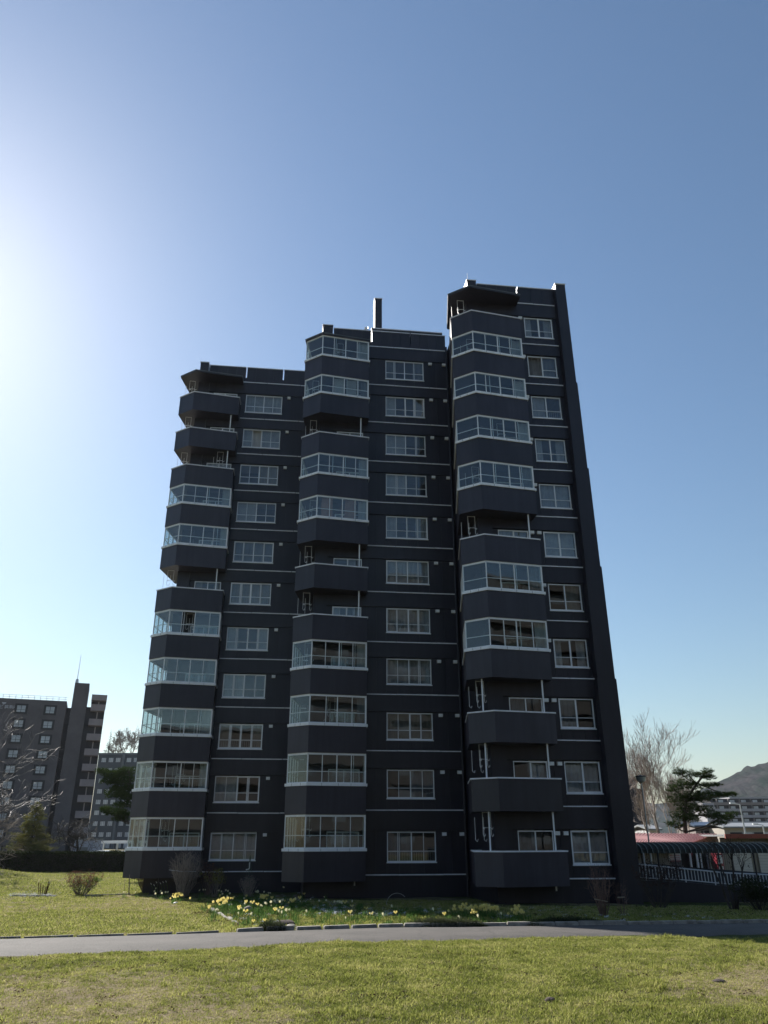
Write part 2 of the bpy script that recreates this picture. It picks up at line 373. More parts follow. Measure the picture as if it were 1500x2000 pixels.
def glazing(rnd, h):
    """frames of one glazed balcony; h = clear height above the sill band"""
    mb = MB(); z0 = 1.105; z1 = 1.0 + h; o = offset(PLAN, -.05); inn = offset(PLAN, .17)
    ring(mb, o, inn, .985, 1.105); P = offset(PLAN, .03); Q = offset(PLAN, .03)
    for a, b, cols in ((P[1], P[2], 4), (P[2], P[3], 1), (P[3], P[4], 4)):
        L = math.hypot(b[0]-a[0], b[1]-a[1])
        mb.edge_box(a, b, 0, L, 0, .07, z1-.085, z1+.0); mb.edge_box(a, b, 0, L, 0, .06, z0, z0+.045)
        mb.edge_box(a, b, .0, L, .02, .05, z0+(z1-z0)*.37, z0+(z1-z0)*.37+.03)
        for k in range(cols+1):
            w = .055 if k in (0, cols) else (.045 if k == cols//2 else .028); x = L*k/cols
            sh = 0 if k in (0, cols) or rnd.random() > .3 else rnd.uniform(-.12, .12)
            mb.edge_box(a, b, max(0, x-w/2+sh), min(L, x+w/2+sh), .0, .06, z0, z1)
            if 0 < k < cols and rnd.random() < .4: mb.edge_box(a, b, x+.10, x+.125, .03, .06, z0, z1)
    # joints of the sill band
    for a, b, n in ((o[2], o[3], 3), (o[3], o[4], 4)):
        L = math.hypot(b[0]-a[0], b[1]-a[1])
        for k in range(1, n): x = L*k/n + rnd.uniform(-.1, .1); mb.edge_box(a, b, x, x+.012, -.003, .0, .985, 1.105, 1)
    # return frame at the wall end
    mb.box(P[4][0]-.05, P[4][0]+.02, P[4][1], 0, z0, z1); 
    return mb
def pane_mesh():
    mb = MB(); mb.box(0, 1, -.003, .003, 0, 1); return mb.mesh('pane', GLASSB)
PANEB = pane_mesh()
PANEW = MB(); PANEW.box(0, 1, -.003, .003, 0, 1); PANEW = PANEW.mesh('pane', GLASS)

def hanger(rnd):
    mb = MB(); r = .011
    for x in (0, .34):
        mb.path([(x, 0, 0), (x, 0, -.85), (x+.03, .02, -.93), (x+.09, .04, -.90), (x+.10, .04, -.83)], r, 4)
        mb.path([(x, 0, -.62), (x+.07, .03, -.66), (x+.09, .03, -.58)], r, 4)
    mb.path([(0, 0, -.02), (.34, 0, -.02)], r, 4); mb.path([(0, 0, -.6), (.34, 0, -.6)], r, 4)
    for x in (-.25, .12): mb.path([(x, .35, -.2), (x, .35, -1.05), (x+.08, .37, -1.12), (x+.12, .37, -1.02)], r, 4)
    return mb.mesh('laundry_bracket', ALU)
HANG = hanger(random.Random(1))

def curtain_mesh(w, h, rnd, amp=.03):
    mb = MB(); n = max(6, int(w/.07)); V = []
    ph = rnd.random()*6
    for i in range(n+1):
        x = w*i/n; y = amp*math.sin(i*1.9+ph) + amp*.5*math.sin(i*.73+ph*2); V.append((x, y))
    for i in range(n): mb.quad((V[i][0], V[i][1], 0), (V[i+1][0], V[i+1][1], 0), (V[i+1][0], V[i+1][1]*.7, h), (V[i][0], V[i][1]*.7, h))
    return mb
def window(s0, s1, z0, z1, n, cols, rnd, curt=True, panes=True, open_col=None, rail=False):
    """aluminium sliding window; frame mesh with its panes, curtains and rail as children"""
    w = s1-s0; h = z1-z0; mb = MB(); D = .07
    mb.box(0, w, -.015, D, 0, .055); mb.box(-.03, w+.03, -.06, D, -.045, 0); mb.box(0, w, -.01, D, h-.045, h); mb.box(0, .04, -.01, D, .055, h-.045); mb.box(w-.04, w, -.01, D, .055, h-.045)
    zr = .055+(h-.1)*.33
    for k in range(1, cols):
        x = w*k/cols; ww = .05 if k == cols//2 else .026; yy = 0 if k == cols//2 else .01
        mb.box(x-ww/2, x+ww/2, yy, .06, .055, h-.045)
        if cols == 4 and k != 2 and rnd.random() < .35: xx = x + rnd.choice([-.07, .07]); mb.box(xx-.012, xx+.012, .025, .06, .055, h-.045)
    for k in range(cols):
        a = w*k/cols+.026; b = w*(k+1)/cols-.026
        if k == 0: a += .014
        if k == cols-1: b -= .014
        if open_col == k: continue
        mb.box(a, b, .015, .05, zr, zr+.026)
        # sash stiles drawn on some panes only (screens)
        if rnd.random() < .3:
            mb.box(a, a+.022, .0, .015, .055, h-.045); mb.box(b-.022, b, .0, .015, .055, h-.045); mb.box(a+.022, b-.022, .0, .015, h-.067, h-.045); mb.box(a+.022, b-.022, .0, .015, .055, .077)
        if not panes: mb.box(a, b, .028, .034, .055, h-.045, 1)
    o = mb.build('window', [ALU, GLASS] if not panes else ALU, tower, L3(s0, n, z0))
    if panes:
        for k in range(cols):
            if open_col == k: continue
            a = w*k/cols+.014; b = w*(k+1)/cols-.014
            p = inst('pane', PANEW, o, (a, .035, .05), 0, (b-a, 1, h-.09))
    if rail:
        r_ = MB(); r_.box(.03, w-.03, .072, .084, .42, .445)
        for i in range(int(w/.11)): xx = .06+i*.11; r_.box(xx, xx+.012, .072, .084, .06, .42)
        r_.build('guard_rail', STEEL, o)
    if curt:
        c = CURT[0] if rnd.random() < .62 else CURT[rnd.choice([1, 2])]
        mode = rnd.random()
        spans = [(0.02, w-.02)] if mode < .5 else ([(0.02, w*.28), (w*.72, w-.02)] if mode < .75 else ([(0.02, w*.5)] if mode < .87 else [(w*.5, w-.02)]))
        for (a, b) in spans:
            cm = curtain_mesh(b-a, h+.05, rnd, .025); cm.build('curtain', c, o, (a, .22, .0))
    return o

WG = random.Random(11)
for si, S in enumerate(SEC):
    d, kx, s1 = S['d'], S['k'], S['s1']; w0, w1 = S['w']; nf = 11
    sl_ = kx + .03
    # ---- base wall layer with openings, side wall, slabs and back partition
    mb = MB(); y0, y1 = d+.03, d+.2
    X = lambda s: s-BS
    def wb(a, b, z0, z1): mb.box(X(a), X(b), y0-BN, y1-BN, z0-BZ, z1-BZ)
    b0, b1 = kx+1.02, kx+2.52
    wb(sl_, s1, -1.3, ZF[0])
    for i in range(nf):
        z, t = ZF[i], ZF[i+1]
        wb(sl_, s1, z, z+.28); wb(sl_, b0, z+.28, z+.5); wb(b1, s1, z+.28, z+.5)
        for a, b in ((sl_, b0), (b1, w0), (w1, s1)): wb(a, b, z+.5, z+1.84)
        wb(sl_, s1, z+1.84, t)
    mb.build('wall', PAINT, tower)
    mb = MB()
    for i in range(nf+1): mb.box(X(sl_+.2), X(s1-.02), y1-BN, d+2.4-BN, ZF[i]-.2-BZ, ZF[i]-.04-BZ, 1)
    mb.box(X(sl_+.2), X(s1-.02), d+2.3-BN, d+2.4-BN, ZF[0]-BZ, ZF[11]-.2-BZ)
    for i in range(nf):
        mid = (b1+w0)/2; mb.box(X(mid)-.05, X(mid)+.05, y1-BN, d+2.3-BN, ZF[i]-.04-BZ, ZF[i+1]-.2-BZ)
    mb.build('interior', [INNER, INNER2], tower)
    sw = MB(); sw.box(X(sl_), X(sl_+.2), y1-BN, BACK-BN, -1.3-BZ, ZF[11]+.3-BZ)
    sw.box(X(sl_+.2), X(s1), BACK-.2-BN, BACK-BN, -1.3-BZ, ZF[11]+.3-BZ); sw.build('side_wall', PAINT, tower)
    box_part('roof_slab', X(sl_+.0), X(s1), y1-BN, BACK-BN, ZF[11]-.03-BZ, ZF[11]+.12-BZ, PAINT, tower)
    # ---- pilaster left of the bay window
    box_part('pilaster', X(sl_), X(kx+.72), d-.12-BN, d+.028-BN, -1.3-BZ, ZF[11]-BZ, PAINT, tower)
    # ---- storeys
    for i in range(nf):
        z, t = ZF[i], ZF[i+1]; fl = i+1
        # beam and pale joint cover on top of it
        boxi('floor_beam', X(kx+.72), X(s1-.03), d-.07-BN, d+.028-BN, z+1.85-BZ, t-.035-BZ, PAINT, tower)
        # panels
        stretches = [(kx+2.80, w0-.02, .02, 1.835), (w0-.02, w1+.02, .02, .45), (w1+.02, s1-.04, .02, 1.835)]
        for a, b, p0, p1 in stretches:
            n = max(1, round((b-a)/.6)); pw = (b-a)/n
            for k in range(n): boxi('wall_panel', X(a+pw*k+.006), X(a+pw*(k+1)-.006), d+WG.uniform(-.002, .002)-BN, d+.028-BN, z+p0-BZ, z+p1-BZ, PAINT, tower)
        # main window
        opn = {(0, 10): 1, (2, 10): 0}.get((si, fl))
        window(w0, w1, z+.51, z+1.80, d+.03, S['cols'], WG, open_col=opn, rail=(si, fl) in {(1, 6), (2, 9), (2, 7), (0, 3), (0, 10), (1, 1), (0, 6)})
        glazed = fl in GLZ[si]
        window(b0, b1, z+.30, z+1.80, d+.03, 2, WG, panes=False, curt=True)
        # vents
        vs = {0: [-1.07], 1: [7.36, 8.20], 2: ([11.52] if fl > 6 or fl in (5, 4) else [11.16, 11.52])}[si]
        for v in vs:
            vm = shared_box('vent_hood', .20, .13, .15, VENTM); inst('vent_hood', vm, tower, L3(v, d-.05, z+1.62))
    for i in range(nf+1):
        t = ZF[i]; a0 = kx+2.80; a1 = s1-.04 - (.9 if (si == 0 and i == 0) else 0)
        if si == 2: fr = [0, .46, 1]
        else: fr = [0, .32, .76, 1]
        for f0, f1 in zip(fr[:-1], fr[1:]):
            dz = WG.uniform(-.006, .006)
            boxi('joint_cover', X(a0+(a1-a0)*f0+.012), X(a0+(a1-a0)*f1-.012), d-.105-BN, d+.026-BN, t-.033+dz-BZ, t+.014+dz-BZ, COPING, tower)
    # ---- balconies
    for i in range(nf):
        z, t = ZF[i], ZF[i+1]; fl = i+1
        b = inst('balcony', PARAPET, tower, L3(kx, d, z))
        if fl in GLZ[si]:
            h = (t-z) - .24 - 1.0; top = 1.0+h
            gl = glazing(WG, h).build('glazed_screen', [ALU, PAINT], b)
            P = offset(PLAN, .05)
            for a, c, cols in ((P[1], P[2], 1), (P[2], P[3], 1), (P[3], P[4], 4)):
                L = math.hypot(c[0]-a[0], c[1]-a[1]); ang = math.atan2(c[1]-a[1], c[0]-a[0])
                for k in range(cols):
                    if (si, fl, k, cols) in {(0, 5, 1, 4)}: continue
                    x = L*k/cols
                    inst('pane', PANEB, b, (a[0]+math.cos(ang)*x+.0, a[1]+math.sin(ang)*x, 1.11), ang, (L/cols, 1, top-1.11-.05))
            q = WG.random()
            if q < .75:    # curtain gathered at the right end of the screen
                cw = WG.uniform(.35, .6); cm = curtain_mesh(cw, h-.05, WG, .03); o = cm.build('curtain', CURT[WG.choice([0, 0, 2])], b, (2.7-cw, -.62, 1.02))
            if (si, fl) == (1, 10):
                for xx in (.75, 1.5): o = curtain_mesh(.55, h-.05, WG, .004).build('blind', CURT[0], b, (xx, -.95+xx*.14, 1.02))
            if (si, fl) == (1, 7):
                for xx in (.25, 1.5): o = curtain_mesh(.6, h-.05, WG, .01).build('blind', mat('reddish_cloth', (.30, .16, .12), .9), b, (xx, -.95+xx*.14, 1.02))
            if WG.random() < .6:
                inst('laundry_bracket', HANG, b, (WG.uniform(-.5, 1.2), -.45, top))
        else:
            inst('coping', COPE, b, (0, 0, 0))
            top = (t-z)-.24 if i < 10 else 2.42
            hb = inst('laundry_bracket', HANG, b, (-.5, -.25, top-.0))
            pm = shared_box('post', .055, .055, round(top-1.055, 2), ALU)
            if i < 10:
                inst('post', pm, b, (2.32, -.76, 1.055))
                if si == 2 and fl < 4: inst('post', pm, b, (-.35, -.72, 1.055))
            if (si, fl) == (0, 9) : inst('laundry_bracket', HANG, b, (1.7, -.6, top))
    # drain stub under the lowest balcony
    st = MB(); st.tube((2.3, -.5, -.42), (2.3, -.5, -.24), .035, .035, 8, 0, True); st.build('drain_stub', ALU, tower, L3(kx, d, ZF[0]))
    # ---- canopy over the top balcony
    CP = [(p[0] if i else p[0], p[1]) for i, p in enumerate(offset(PLAN, -.10 if si != 1 else -.04))]
    CP[-1] = (CP[-2][0], 0.02); CP[0] = (-.02, CP[0][1])
    zc = ZF[10] + (2.46 if si != 1 else 2.44)
    cb = MB(); cb.prism(CP, 0, .13); c_ = cb.build('canopy', PAINT, tower, L3(kx, d, zc)); tb_ = MB(); CQ = offset(CP[1:-1], -.015); ring(tb_, CQ, offset(CP[1:-1], .02), .085, .145); tb_.build('canopy_trim', CANOPY, c_)
    # ---- roof parapet: panels, slots and pale coping
    slots = {0: [-6.35, -3.95, -1.55], 1: [1.46, 3.80, 6.15, 8.36], 2: [9.13, 11.45, 13.62]}[si]
    segs = []; a = kx+.54 if si != 2 else 9.20
    starts = [slots[0]+.075] + [q+.085 for q in slots[1:]]
    ends = [q for q in slots[1:]] + ([s1-.01] if slots[-1] < s1-.2 else [])
    pw_ = MB(); pw_.box(X(kx+.5), X(s1-.01), d+.03-BN, d+.16-BN, ZF[11]+.0-BZ, PT-.75-BZ)
    for a, b in zip(starts, ends): pw_.box(X(a), X(b), d+.03-BN, d+.30-BN, PT-.75-BZ, PT-BZ)
    pw_.build('parapet_wall', PAINT, tower)
    for a, b in zip(starts, ends):
        n = max(1, round((b-a)/.6)); pw2 = (b-a)/n
        for k in range(n): boxi('wall_panel', X(a+pw2*k+.006), X(a+pw2*(k+1)-.006), d-.0-BN, d+.028-BN, ZF[11]+.016-BZ, PT-BZ, PAINT, tower)
        boxi('parapet_coping', X(a-.01), X(b+.01), d-.03-BN, d+.33-BN, PT-BZ, PT+.05-BZ, COPING, tower)
    la = kx+.02 if si != 2 else kx+.14
    box_part('corner_block', X(la), X(slots[0]), d-.12-BN, d+.7-BN, ZF[11]-BZ, PT+.12-BZ, PAINT, tower)
    box_part('parapet_coping', X(la-.03), X(slots[0]+.02), d-.15-BN, d+.73-BN, PT+.12-BZ, PT+.17-BZ, COPING, tower)

X = lambda s: s-BS
# end pier, stepped wider towards the ground
steps = [(-1.3, 8.2, .10), (8.2, 13.5, .075), (13.5, 18.7, .05), (18.7, 23.75, .025), (23.75, 30.2, 0)]
pier = None
for z0, z1, e in steps:
    o = box_part('pier', X(13.60-e*1.6), X(14.16+e*1.7), 33.186-.40-e-BN, 34.0-BN if False else BACK-BN, z0-BZ, z1-.004-BZ, PAINT, tower)
box_part('parapet_coping', X(13.57), X(14.19), 33.186-.43-BN, 34.4-BN, 30.2-BZ, 30.26-BZ, COPING, tower)
# roof house, chimney, dish, aerial
box_part('roof_house', X(3.95), X(8.45), 38.125+1.2-BN, 43-BN, ZF[11]+.12-BZ, 31.2-BZ, PAINT, tower)
box_part('parapet_coping', X(3.92), X(8.46), 38.125+1.17-BN, 39.7-BN, 31.2-BZ, 31.26-BZ, COPING, tower)
box_part('chimney', X(4.32), X(4.80), 41.1-BN, 41.9-BN, 31.26-BZ, 35.0-BZ, PAINT, tower)
box_part('chimney_cap', X(4.29), X(4.83), 41.07-BN, 41.93-BN, 35.0-BZ, 35.05-BZ, COPING, tower)
dp = at(715, 645, 39.0); loc = Vector((dp.dot(U), dp.dot(Nv), dp.z))
mb = MB(); rings = []
for k in range(5):
    rr = .05+.27*k/4; rings.append([(math.cos(t)*rr, -(.12*(k/4)**2), math.sin(t)*rr) for t in np.linspace(0, 2*math.pi, 13)[:-1]])
for a, b in zip(rings[:-1], rings[1:]):
    for j in range(12): mb.quad(a[j], a[(j+1) % 12], b[(j+1) % 12], b[j])
dish = mb.build('satellite_dish', STEEL, tower, (X(loc.x), loc.y-BN, 30.25+.28-BZ)); dish.rotation_euler = (R(-20), 0, R(-55))
mb = MB(); mb.tube((0, 0, -.6), (0, 0, 0), .02, .02, 6); mb.tube((0, 0, 0), (.2, -.25, .05), .012, .012, 5); mb.box(.16, .24, -.3, -.2, 0, .08); mb.build('dish_arm', STEEL, dish)
mb = MB(); mb.tube((0, 0, 0), (0, 0, .75), .018, .008, 6, 0, True); mb.tube((0, 0, 0), (0, 0, .15), .035, .035, 6, 0, True); mb.build('aerial', STEEL, tower, L3(8.75, 33.4, PT+.17))
# rain pipe in the corner between middle and right bay
mb = MB(); mb.tube((0, 0, 0), (0, 0, ZF[11]+1.0), .055, .055, 8)
for z in ZF[:11]: mb.tube((0, 0, z+1.2), (0, 0, z+1.25), .07, .07, 8, 0, True)
mb.build('rain_pipe', PAINT, tower, L3(8.36, 38.0, -1.0))

# ================================================================== VEGETATION BUILDERS
BARK = mat('grey_brown_bark', (.19, .155, .125), .9, .35, 6)
BARKD = mat('dark_bark', (.045, .036, .030), .9, .35, 6)
BIRCH = mat('pale_birch_bark', (.46, .43, .39), .8, .35, 1.6)
TWIG = mat('reddish_twig', (.16, .10, .08), .9, .3, 3)
NEEDLE = leafmat('pine_needles', (.022, .042, .014), (.060, .085, .028), .25, 1.4)
NEEDLE2 = leafmat('yellowish_needles', (.10, .115, .04), (.21, .19, .07), .3, 1.6)
HEDGE = leafmat('hedge_leaves', (.016, .026, .012), (.045, .052, .022), .25, 2.5)
REDLEAF = leafmat('russet_leaves', (.10, .045, .035), (.17, .085, .05), .4, 6)
BROWNLEAF = leafmat('withered_leaves', (.035, .022, .018), (.085, .05, .04), .3, 6)
GREENLEAF = leafmat('fresh_leaves', (.035, .075, .015), (.09, .15, .03), .5, 6)

def grow(mb, p, d, L, r, lvl, rnd, spread=.6, up_=.15, kids=(3, 4), seg=4, minr=.004, tips=None, shrink=.68, wig=.18):
    """recursive bare branching; returns via mb"""
    n = 3 if lvl > 1 else 2; q = Vector(p); dd = Vector(d).normalized(); rr = r
    pts = [(q.copy(), rr)]
    for i in range(n):
        dd = (dd + Vector((rnd.gauss(0, wig), rnd.gauss(0, wig), rnd.gauss(0, wig*.6)+up_*.5))).normalized()
        q2 = q + dd*(L/n); r2 = max(minr, rr*.82); mb.tube(q, q2, rr, r2, 3 if rr < .02 else (seg if rr < .08 else 7)); q, rr = q2, r2; pts.append((q.copy(), rr))
    if lvl <= 0:
        if tips is not None: tips.append((q.copy(), dd.copy()))
        return
    k = rnd.randint(*kids)
    for i in range(k):
        t = rnd.uniform(.35, 1.0) if i else 1.0
        j = min(n, max(1, round(t*n))); P, rp = pts[j]
        a = dd.orthogonal().normalized(); b = dd.cross(a); ph = rnd.uniform(0, 6.283)
        nd = (dd*(1-spread*.4) + (a*math.cos(ph) + b*math.sin(ph))*spread*rnd.uniform(.6, 1.2) + Vector((0, 0, up_))).normalized()
        grow(mb, P, nd, L*shrink*rnd.uniform(.75, 1.15), max(minr, rp*(.62 if i else .85)), lvl-1, rnd, spread, up_, kids, seg, minr, tips, shrink, wig)
def leaf_cloud(mb, centre, rad, n, size, rnd, flat=1.0, upbias=0.0, mi=0, shell=False):
    cx, cy, cz = centre; rx, ry, rz = rad
    for _ in range(n):
        while True:
            x, y, z = rnd.uniform(-1, 1), rnd.uniform(-1, 1), rnd.uniform(-1, 1); q = x*x+y*y+z*z
            if q <= 1 and (not shell or q > .3): break
        c = Vector((cx+x*rx, cy+y*ry, cz+z*rz)); s = size*rnd.uniform(.6, 1.3)
        a = Vector((rnd.gauss(0, 1), rnd.gauss(0, 1), rnd.gauss(0, 1)*flat)).normalized(); b = Vector((rnd.gauss(0, 1), rnd.gauss(0, 1), rnd.gauss(0, .6)+upbias)).cross(a)
        if b.length < .01: continue
        b.normalize(); mb.tri(c-a*s*.5, c+a*s*.5+b*s*.15, c+b*s*.45, mi)
def needle_tuft(mb, c, d, rnd, n=9, L=.16, w=.012, mi=0):
    for _ in range(n):
        v = (Vector(d)*.6 + Vector((rnd.gauss(0, .6), rnd.gauss(0, .6), rnd.gauss(0, .4)+.25))).normalized()*L*rnd.uniform(.7, 1.2)
        s = v.orthogonal().normalized()*w; mb.tri(c-s, c+s, c+v, mi)

def bare_tree(name, label, base, h, seed, lean=(0, 0), bark=BARK, lvl=5, r=.14, spread=.6, up_=.18, kids=(3, 4), group=None, first=.35, shrink=.7, twig=None, minr=.006):
    rnd = random.Random(seed); t = empty(name, base); tag(t, label, 'tree', group)
    mb = MB(); top = Vector((lean[0]*first*h, lean[1]*first*h, first*h))
    mb.tube((0, 0, -.3), top*.5, r, r*.9, 8); mb.tube(top*.5, top, r*.9, r*.78, 8); mb.build('trunk', bark, t)
    cb = MB(); nlim = rnd.randint(3, 4)
    tot = sum(shrink**i for i in range(lvl+1)); L = h*(1-first)/tot*1.12
    for i in range(nlim):
        ph = i*2*math.pi/nlim + rnd.uniform(-.4, .4); st = top*rnd.uniform(.75, 1.0) if i else top
        dd = Vector((math.cos(ph)*spread*.9+lean[0], math.sin(ph)*spread*.9+lean[1], 1)).normalized()
        grow(cb, st, dd if i else Vector((lean[0], lean[1], 1)), L*(1.25 if not i else 1.0), r*(.72 if not i else .5), lvl, rnd, spread, up_, kids, 4, minr, None, shrink)
    cb.build('crown', twig or bark, t); return t

def pad_pine(name, label, base, trunk_pts, pads, seed, leaf=NEEDLE, dens=1.0, r=.16, group=None):
    """pine with flat layered pads of needles; pads are (x, y, z, rx, ry, rz) from the base"""
    rnd = random.Random(seed); t = empty(name, base); tag(t, label, 'tree', group)
    mb = MB(); rr = r
    for a, b in zip(trunk_pts[:-1], trunk_pts[1:]): mb.tube(a, b, rr, rr*.78, 8); rr *= .78
    mb.build('trunk', BARKD, t)
    br = MB(); fo = MB()
    for (x, y, z, rx, ry, rz) in pads:
        c = Vector((x, y, z))
        st = min((Vector(p) for p in trunk_pts), key=lambda p: (p-c).length + max(0, p.z-c.z)*1.0)
        mid = (st+c)/2 + Vector((0, 0, -.12)); br.tube(st, mid, .05, .035, 5); br.tube(mid, c, .035, .02, 5)
        for _ in range(7): e = c+Vector((rnd.uniform(-rx, rx)*.8, rnd.uniform(-ry, ry)*.8, rnd.uniform(-.3, .3)*rz)); br.tube(mid.lerp(c, rnd.random()), e, .016, .007, 3)
        n = int(rx*ry*rz**.5*260*dens)+40
        for _ in range(n):
            while True:
                a, b_, c_ = rnd.uniform(-1, 1), rnd.uniform(-1, 1), rnd.uniform(-1, 1)
                if a*a+b_*b_+c_*c_ < 1: break
            lump = 1+.35*mn.noise(Vector((a*2+x, b_*2, c_*2+z)))
            needle_tuft(fo, Vector((x+a*rx*lump, y+b_*ry*lump, z+c_*rz*lump)), (a*.5, b_*.5, .5), rnd, 8, .20, .013)
    br.build('branches', BARKD, t); fo.build('crown', leaf, t); return t

def spruce(name, label, base, h, rad, seed, leaf=NEEDLE2, group=None, dens=1.0, openness=.5):
    rnd = random.Random(seed); t = empty(name, base); tag(t, label, 'tree', group)
    mb = MB(); mb.tube((0, 0, -.2), (0, 0, h*.97), h*.022, .015, 7); mb.build('trunk', BARKD, t)
    fo = MB(); z = h*.10
    while z < h:
        f = 1-z/h; k = max(4, int(9*f)+2); L0 = rad*(f**.8)*rnd.uniform(.75, 1.1)+.1
        for i in range(k):
            ph = rnd.uniform(0, 6.283); L = L0*rnd.uniform(.6, 1.15); d = Vector((math.cos(ph), math.sin(ph), rnd.uniform(-.15, .25))); p = Vector((0, 0, z+rnd.uniform(-.1, .1)))
            fo.tube(p, p+d*L, .012, .004, 3, 1)
            n = int(L*9*dens)+2
            for j in range(n):
                tt = rnd.uniform(.2, 1); c = p+d*L*tt+Vector((rnd.gauss(0, .07), rnd.gauss(0, .07), rnd.gauss(0, .05))); needle_tuft(fo, c, d, rnd, 7, .15, .011)
        z += h*.028/ (openness+.5)
    fo.build('crown', [leaf, BARKD], t); return t

def twig_bush(name, label, base, h, w, n, seed, m=BARK, leafm=None, leaves=0, cat='shrub', group=None, stems=.012, fan=.7, top_flat=True, lsize=.05, lvl=2, leafzone=.5):
    rnd = random.Random(seed); t = empty(name, base); tag(t, label, cat, group)
    mb = MB(); tips = []
    for i in range(n):
        ph = rnd.uniform(0, 6.283); q = math.sqrt(rnd.random()); dx, dy = math.cos(ph)*w*.5*q, math.sin(ph)*w*.5*q
        hh = h*(1-.25*q*q)*rnd.uniform(.75, 1.02); p = Vector((dx*.18, dy*.18, -.05)); rr = stems*rnd.uniform(.7, 1.3)
        pts = [p]
        for k in range(1, 5):
            f = k/4; e = Vector((dx*(.18+.82*f**.8), dy*(.18+.82*f**.8), hh*f)) + Vector((rnd.gauss(0, .02), rnd.gauss(0, .02), 0))*h
            mb.tube(pts[-1], e, rr, rr*.75, 3); rr *= .75; pts.append(e)
            if k > 1:
                for _ in range(lvl):
                    dd = Vector((rnd.gauss(0, .6), rnd.gauss(0, .6), rnd.uniform(.2, 1))).normalized()*h*rnd.uniform(.08, .2); mb.tube(e, e+dd, rr*.6, .0025, 3); tips.append(e+dd)
    mb.build('branches', m, t)
    if leafm:
        lb = MB(); tips = [q for q in tips if q.z > h*leafzone] or tips
        for _ in range(leaves):
            c = rnd.choice(tips)+Vector((rnd.gauss(0, .03), rnd.gauss(0, .03), rnd.gauss(0, .03))); leaf_cloud(lb, c, (.02, .02, .02), 1, lsize, rnd)
        lb.build('foliage', leafm, t)
    return t

# ================================================================== LEFT SIDE OF THE PLACE
def wp(px, py, Y): v = at(px, py, Y); return v
# --- neighbouring brown apartment block
NBY = 150.0
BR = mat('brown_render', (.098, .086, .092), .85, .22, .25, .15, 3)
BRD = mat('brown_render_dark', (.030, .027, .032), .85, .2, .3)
BAL = mat('pinkish_grey_parapet', (.25, .21, .215), .8, .15, .4)
FRM = mat('dark_window_surround', (.024, .022, .026), .7, .15, 1)
def pbox(name, px0, px1, py0, z0, Y, depth, m, parent, off):
    """box whose front top corners are seen at px0/px1, py0"""
    a = at(px0, py0, Y); b = at(px1, py0, Y); mb = MB(); mb.box(a.x-off.x, b.x-off.x, Y-off.y, Y+depth-off.y, z0-off.z, a.z-off.z); return mb.build(name, m, parent)
nb = Vector((at(60, 1650, NBY).x, NBY, -1.0)); NPHI = R(20)
def NBat(px, py, _):
    v = ray(px, py); nx, ny = -math.sin(NPHI), math.cos(NPHI); t_ = (nb.x*nx + nb.y*ny)/(v.x*nx + v.y*ny); q = v*t_
    return Vector((nb.x + (q.x-nb.x)*math.cos(NPHI) + (q.y-nb.y)*math.sin(NPHI), NBY, q.z+EYE))
nbo = empty('brown_apartment_block', nb, NPHI); tag(nbo, 'brown ten-storey apartment block with paired white windows, stair tower and lettering', 'apartment building')
zr = NBat(60, 1366, NBY).z
xl = NBat(-260, 1366, NBY).x; xr = NBat(131, 1369, NBY).x
mb = MB(); mb.box(xl-nb.x, xr-nb.x, 0, 14, 0, zr-nb.z); mb.build('wall', BR, nbo)
xt0, xt1 = NBat(146.5, 1333, NBY).x, NBat(175.5, 1333, NBY).x; zt = NBat(160, 1333, NBY).z
mb = MB(); mb.box(xt0-nb.x, xt1-nb.x, .6, 8, 0, zt-nb.z); mb.build('stair_tower', BR, nbo)
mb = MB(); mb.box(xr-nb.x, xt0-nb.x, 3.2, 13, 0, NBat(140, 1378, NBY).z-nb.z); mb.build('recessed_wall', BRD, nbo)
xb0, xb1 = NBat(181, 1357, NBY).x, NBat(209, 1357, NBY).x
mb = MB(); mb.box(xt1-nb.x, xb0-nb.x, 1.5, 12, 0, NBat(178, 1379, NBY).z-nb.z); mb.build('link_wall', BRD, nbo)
sp = (NBat(98, 1387, NBY).z - NBat(84, 1474, NBY).z)/3
zA = NBat(98, 1387, NBY).z
wx = [NBat(41, 1387, NBY).x, NBat(98, 1387, NBY).x, NBat(-18, 1387, NBY).x, NBat(-74, 1387, NBY).x]
WFM = mat('window_white', (.62, .63, .65), .5, .08, 1)
fm = MB(); fm.box(-1.15, 1.15, -.10, .0, -.95, .95)
FRMESH = fm.mesh('window_frame', FRM)
wm = MB(); wm.box(-.82, .82, -.14, -.10, -.62, .62, 0)
for x in (-.80, -.02, .78): wm.box(x-.03, x+.05, -.19, -.14, -.62, .62, 1)
wm.box(-.82, .82, -.19, -.14, -.2, -.15, 1); wm.box(-.82, .82, -.19, -.14, -.66, -.60, 1); wm.box(-.82, .82, -.19, -.14, .60, .66, 1)
CURTO = mat('pale_curtain_behind_glass', (.36, .38, .42), .25, .25, .5, spec=.8)
WMESH = wm.mesh('window', [CURTO, FRM])
for k in range(10):
    z = zA - k*sp
    for x in wx:
        w = inst('window', FRMESH, nbo, (x-nb.x, 0, z-nb.z)); inst('pane', WMESH, w, (0, 0, 0))
# windows and parapets of the recessed strip
for k in range(10):
    z = zA - k*sp + .3
    mb = MB(); mb.box(xr-nb.x+.1, xt0-nb.x, 1.6, 1.75, z-nb.z-2.4, z-nb.z-1.2); mb.build('landing_parapet', BRD, nbo)
    mb = MB(); mb.box(xr-nb.x+.9, xt0-nb.x-.1, 3.1, 3.2, z-nb.z-1.2, z-nb.z+.1); mb.build('landing_window', CURTO, nbo)
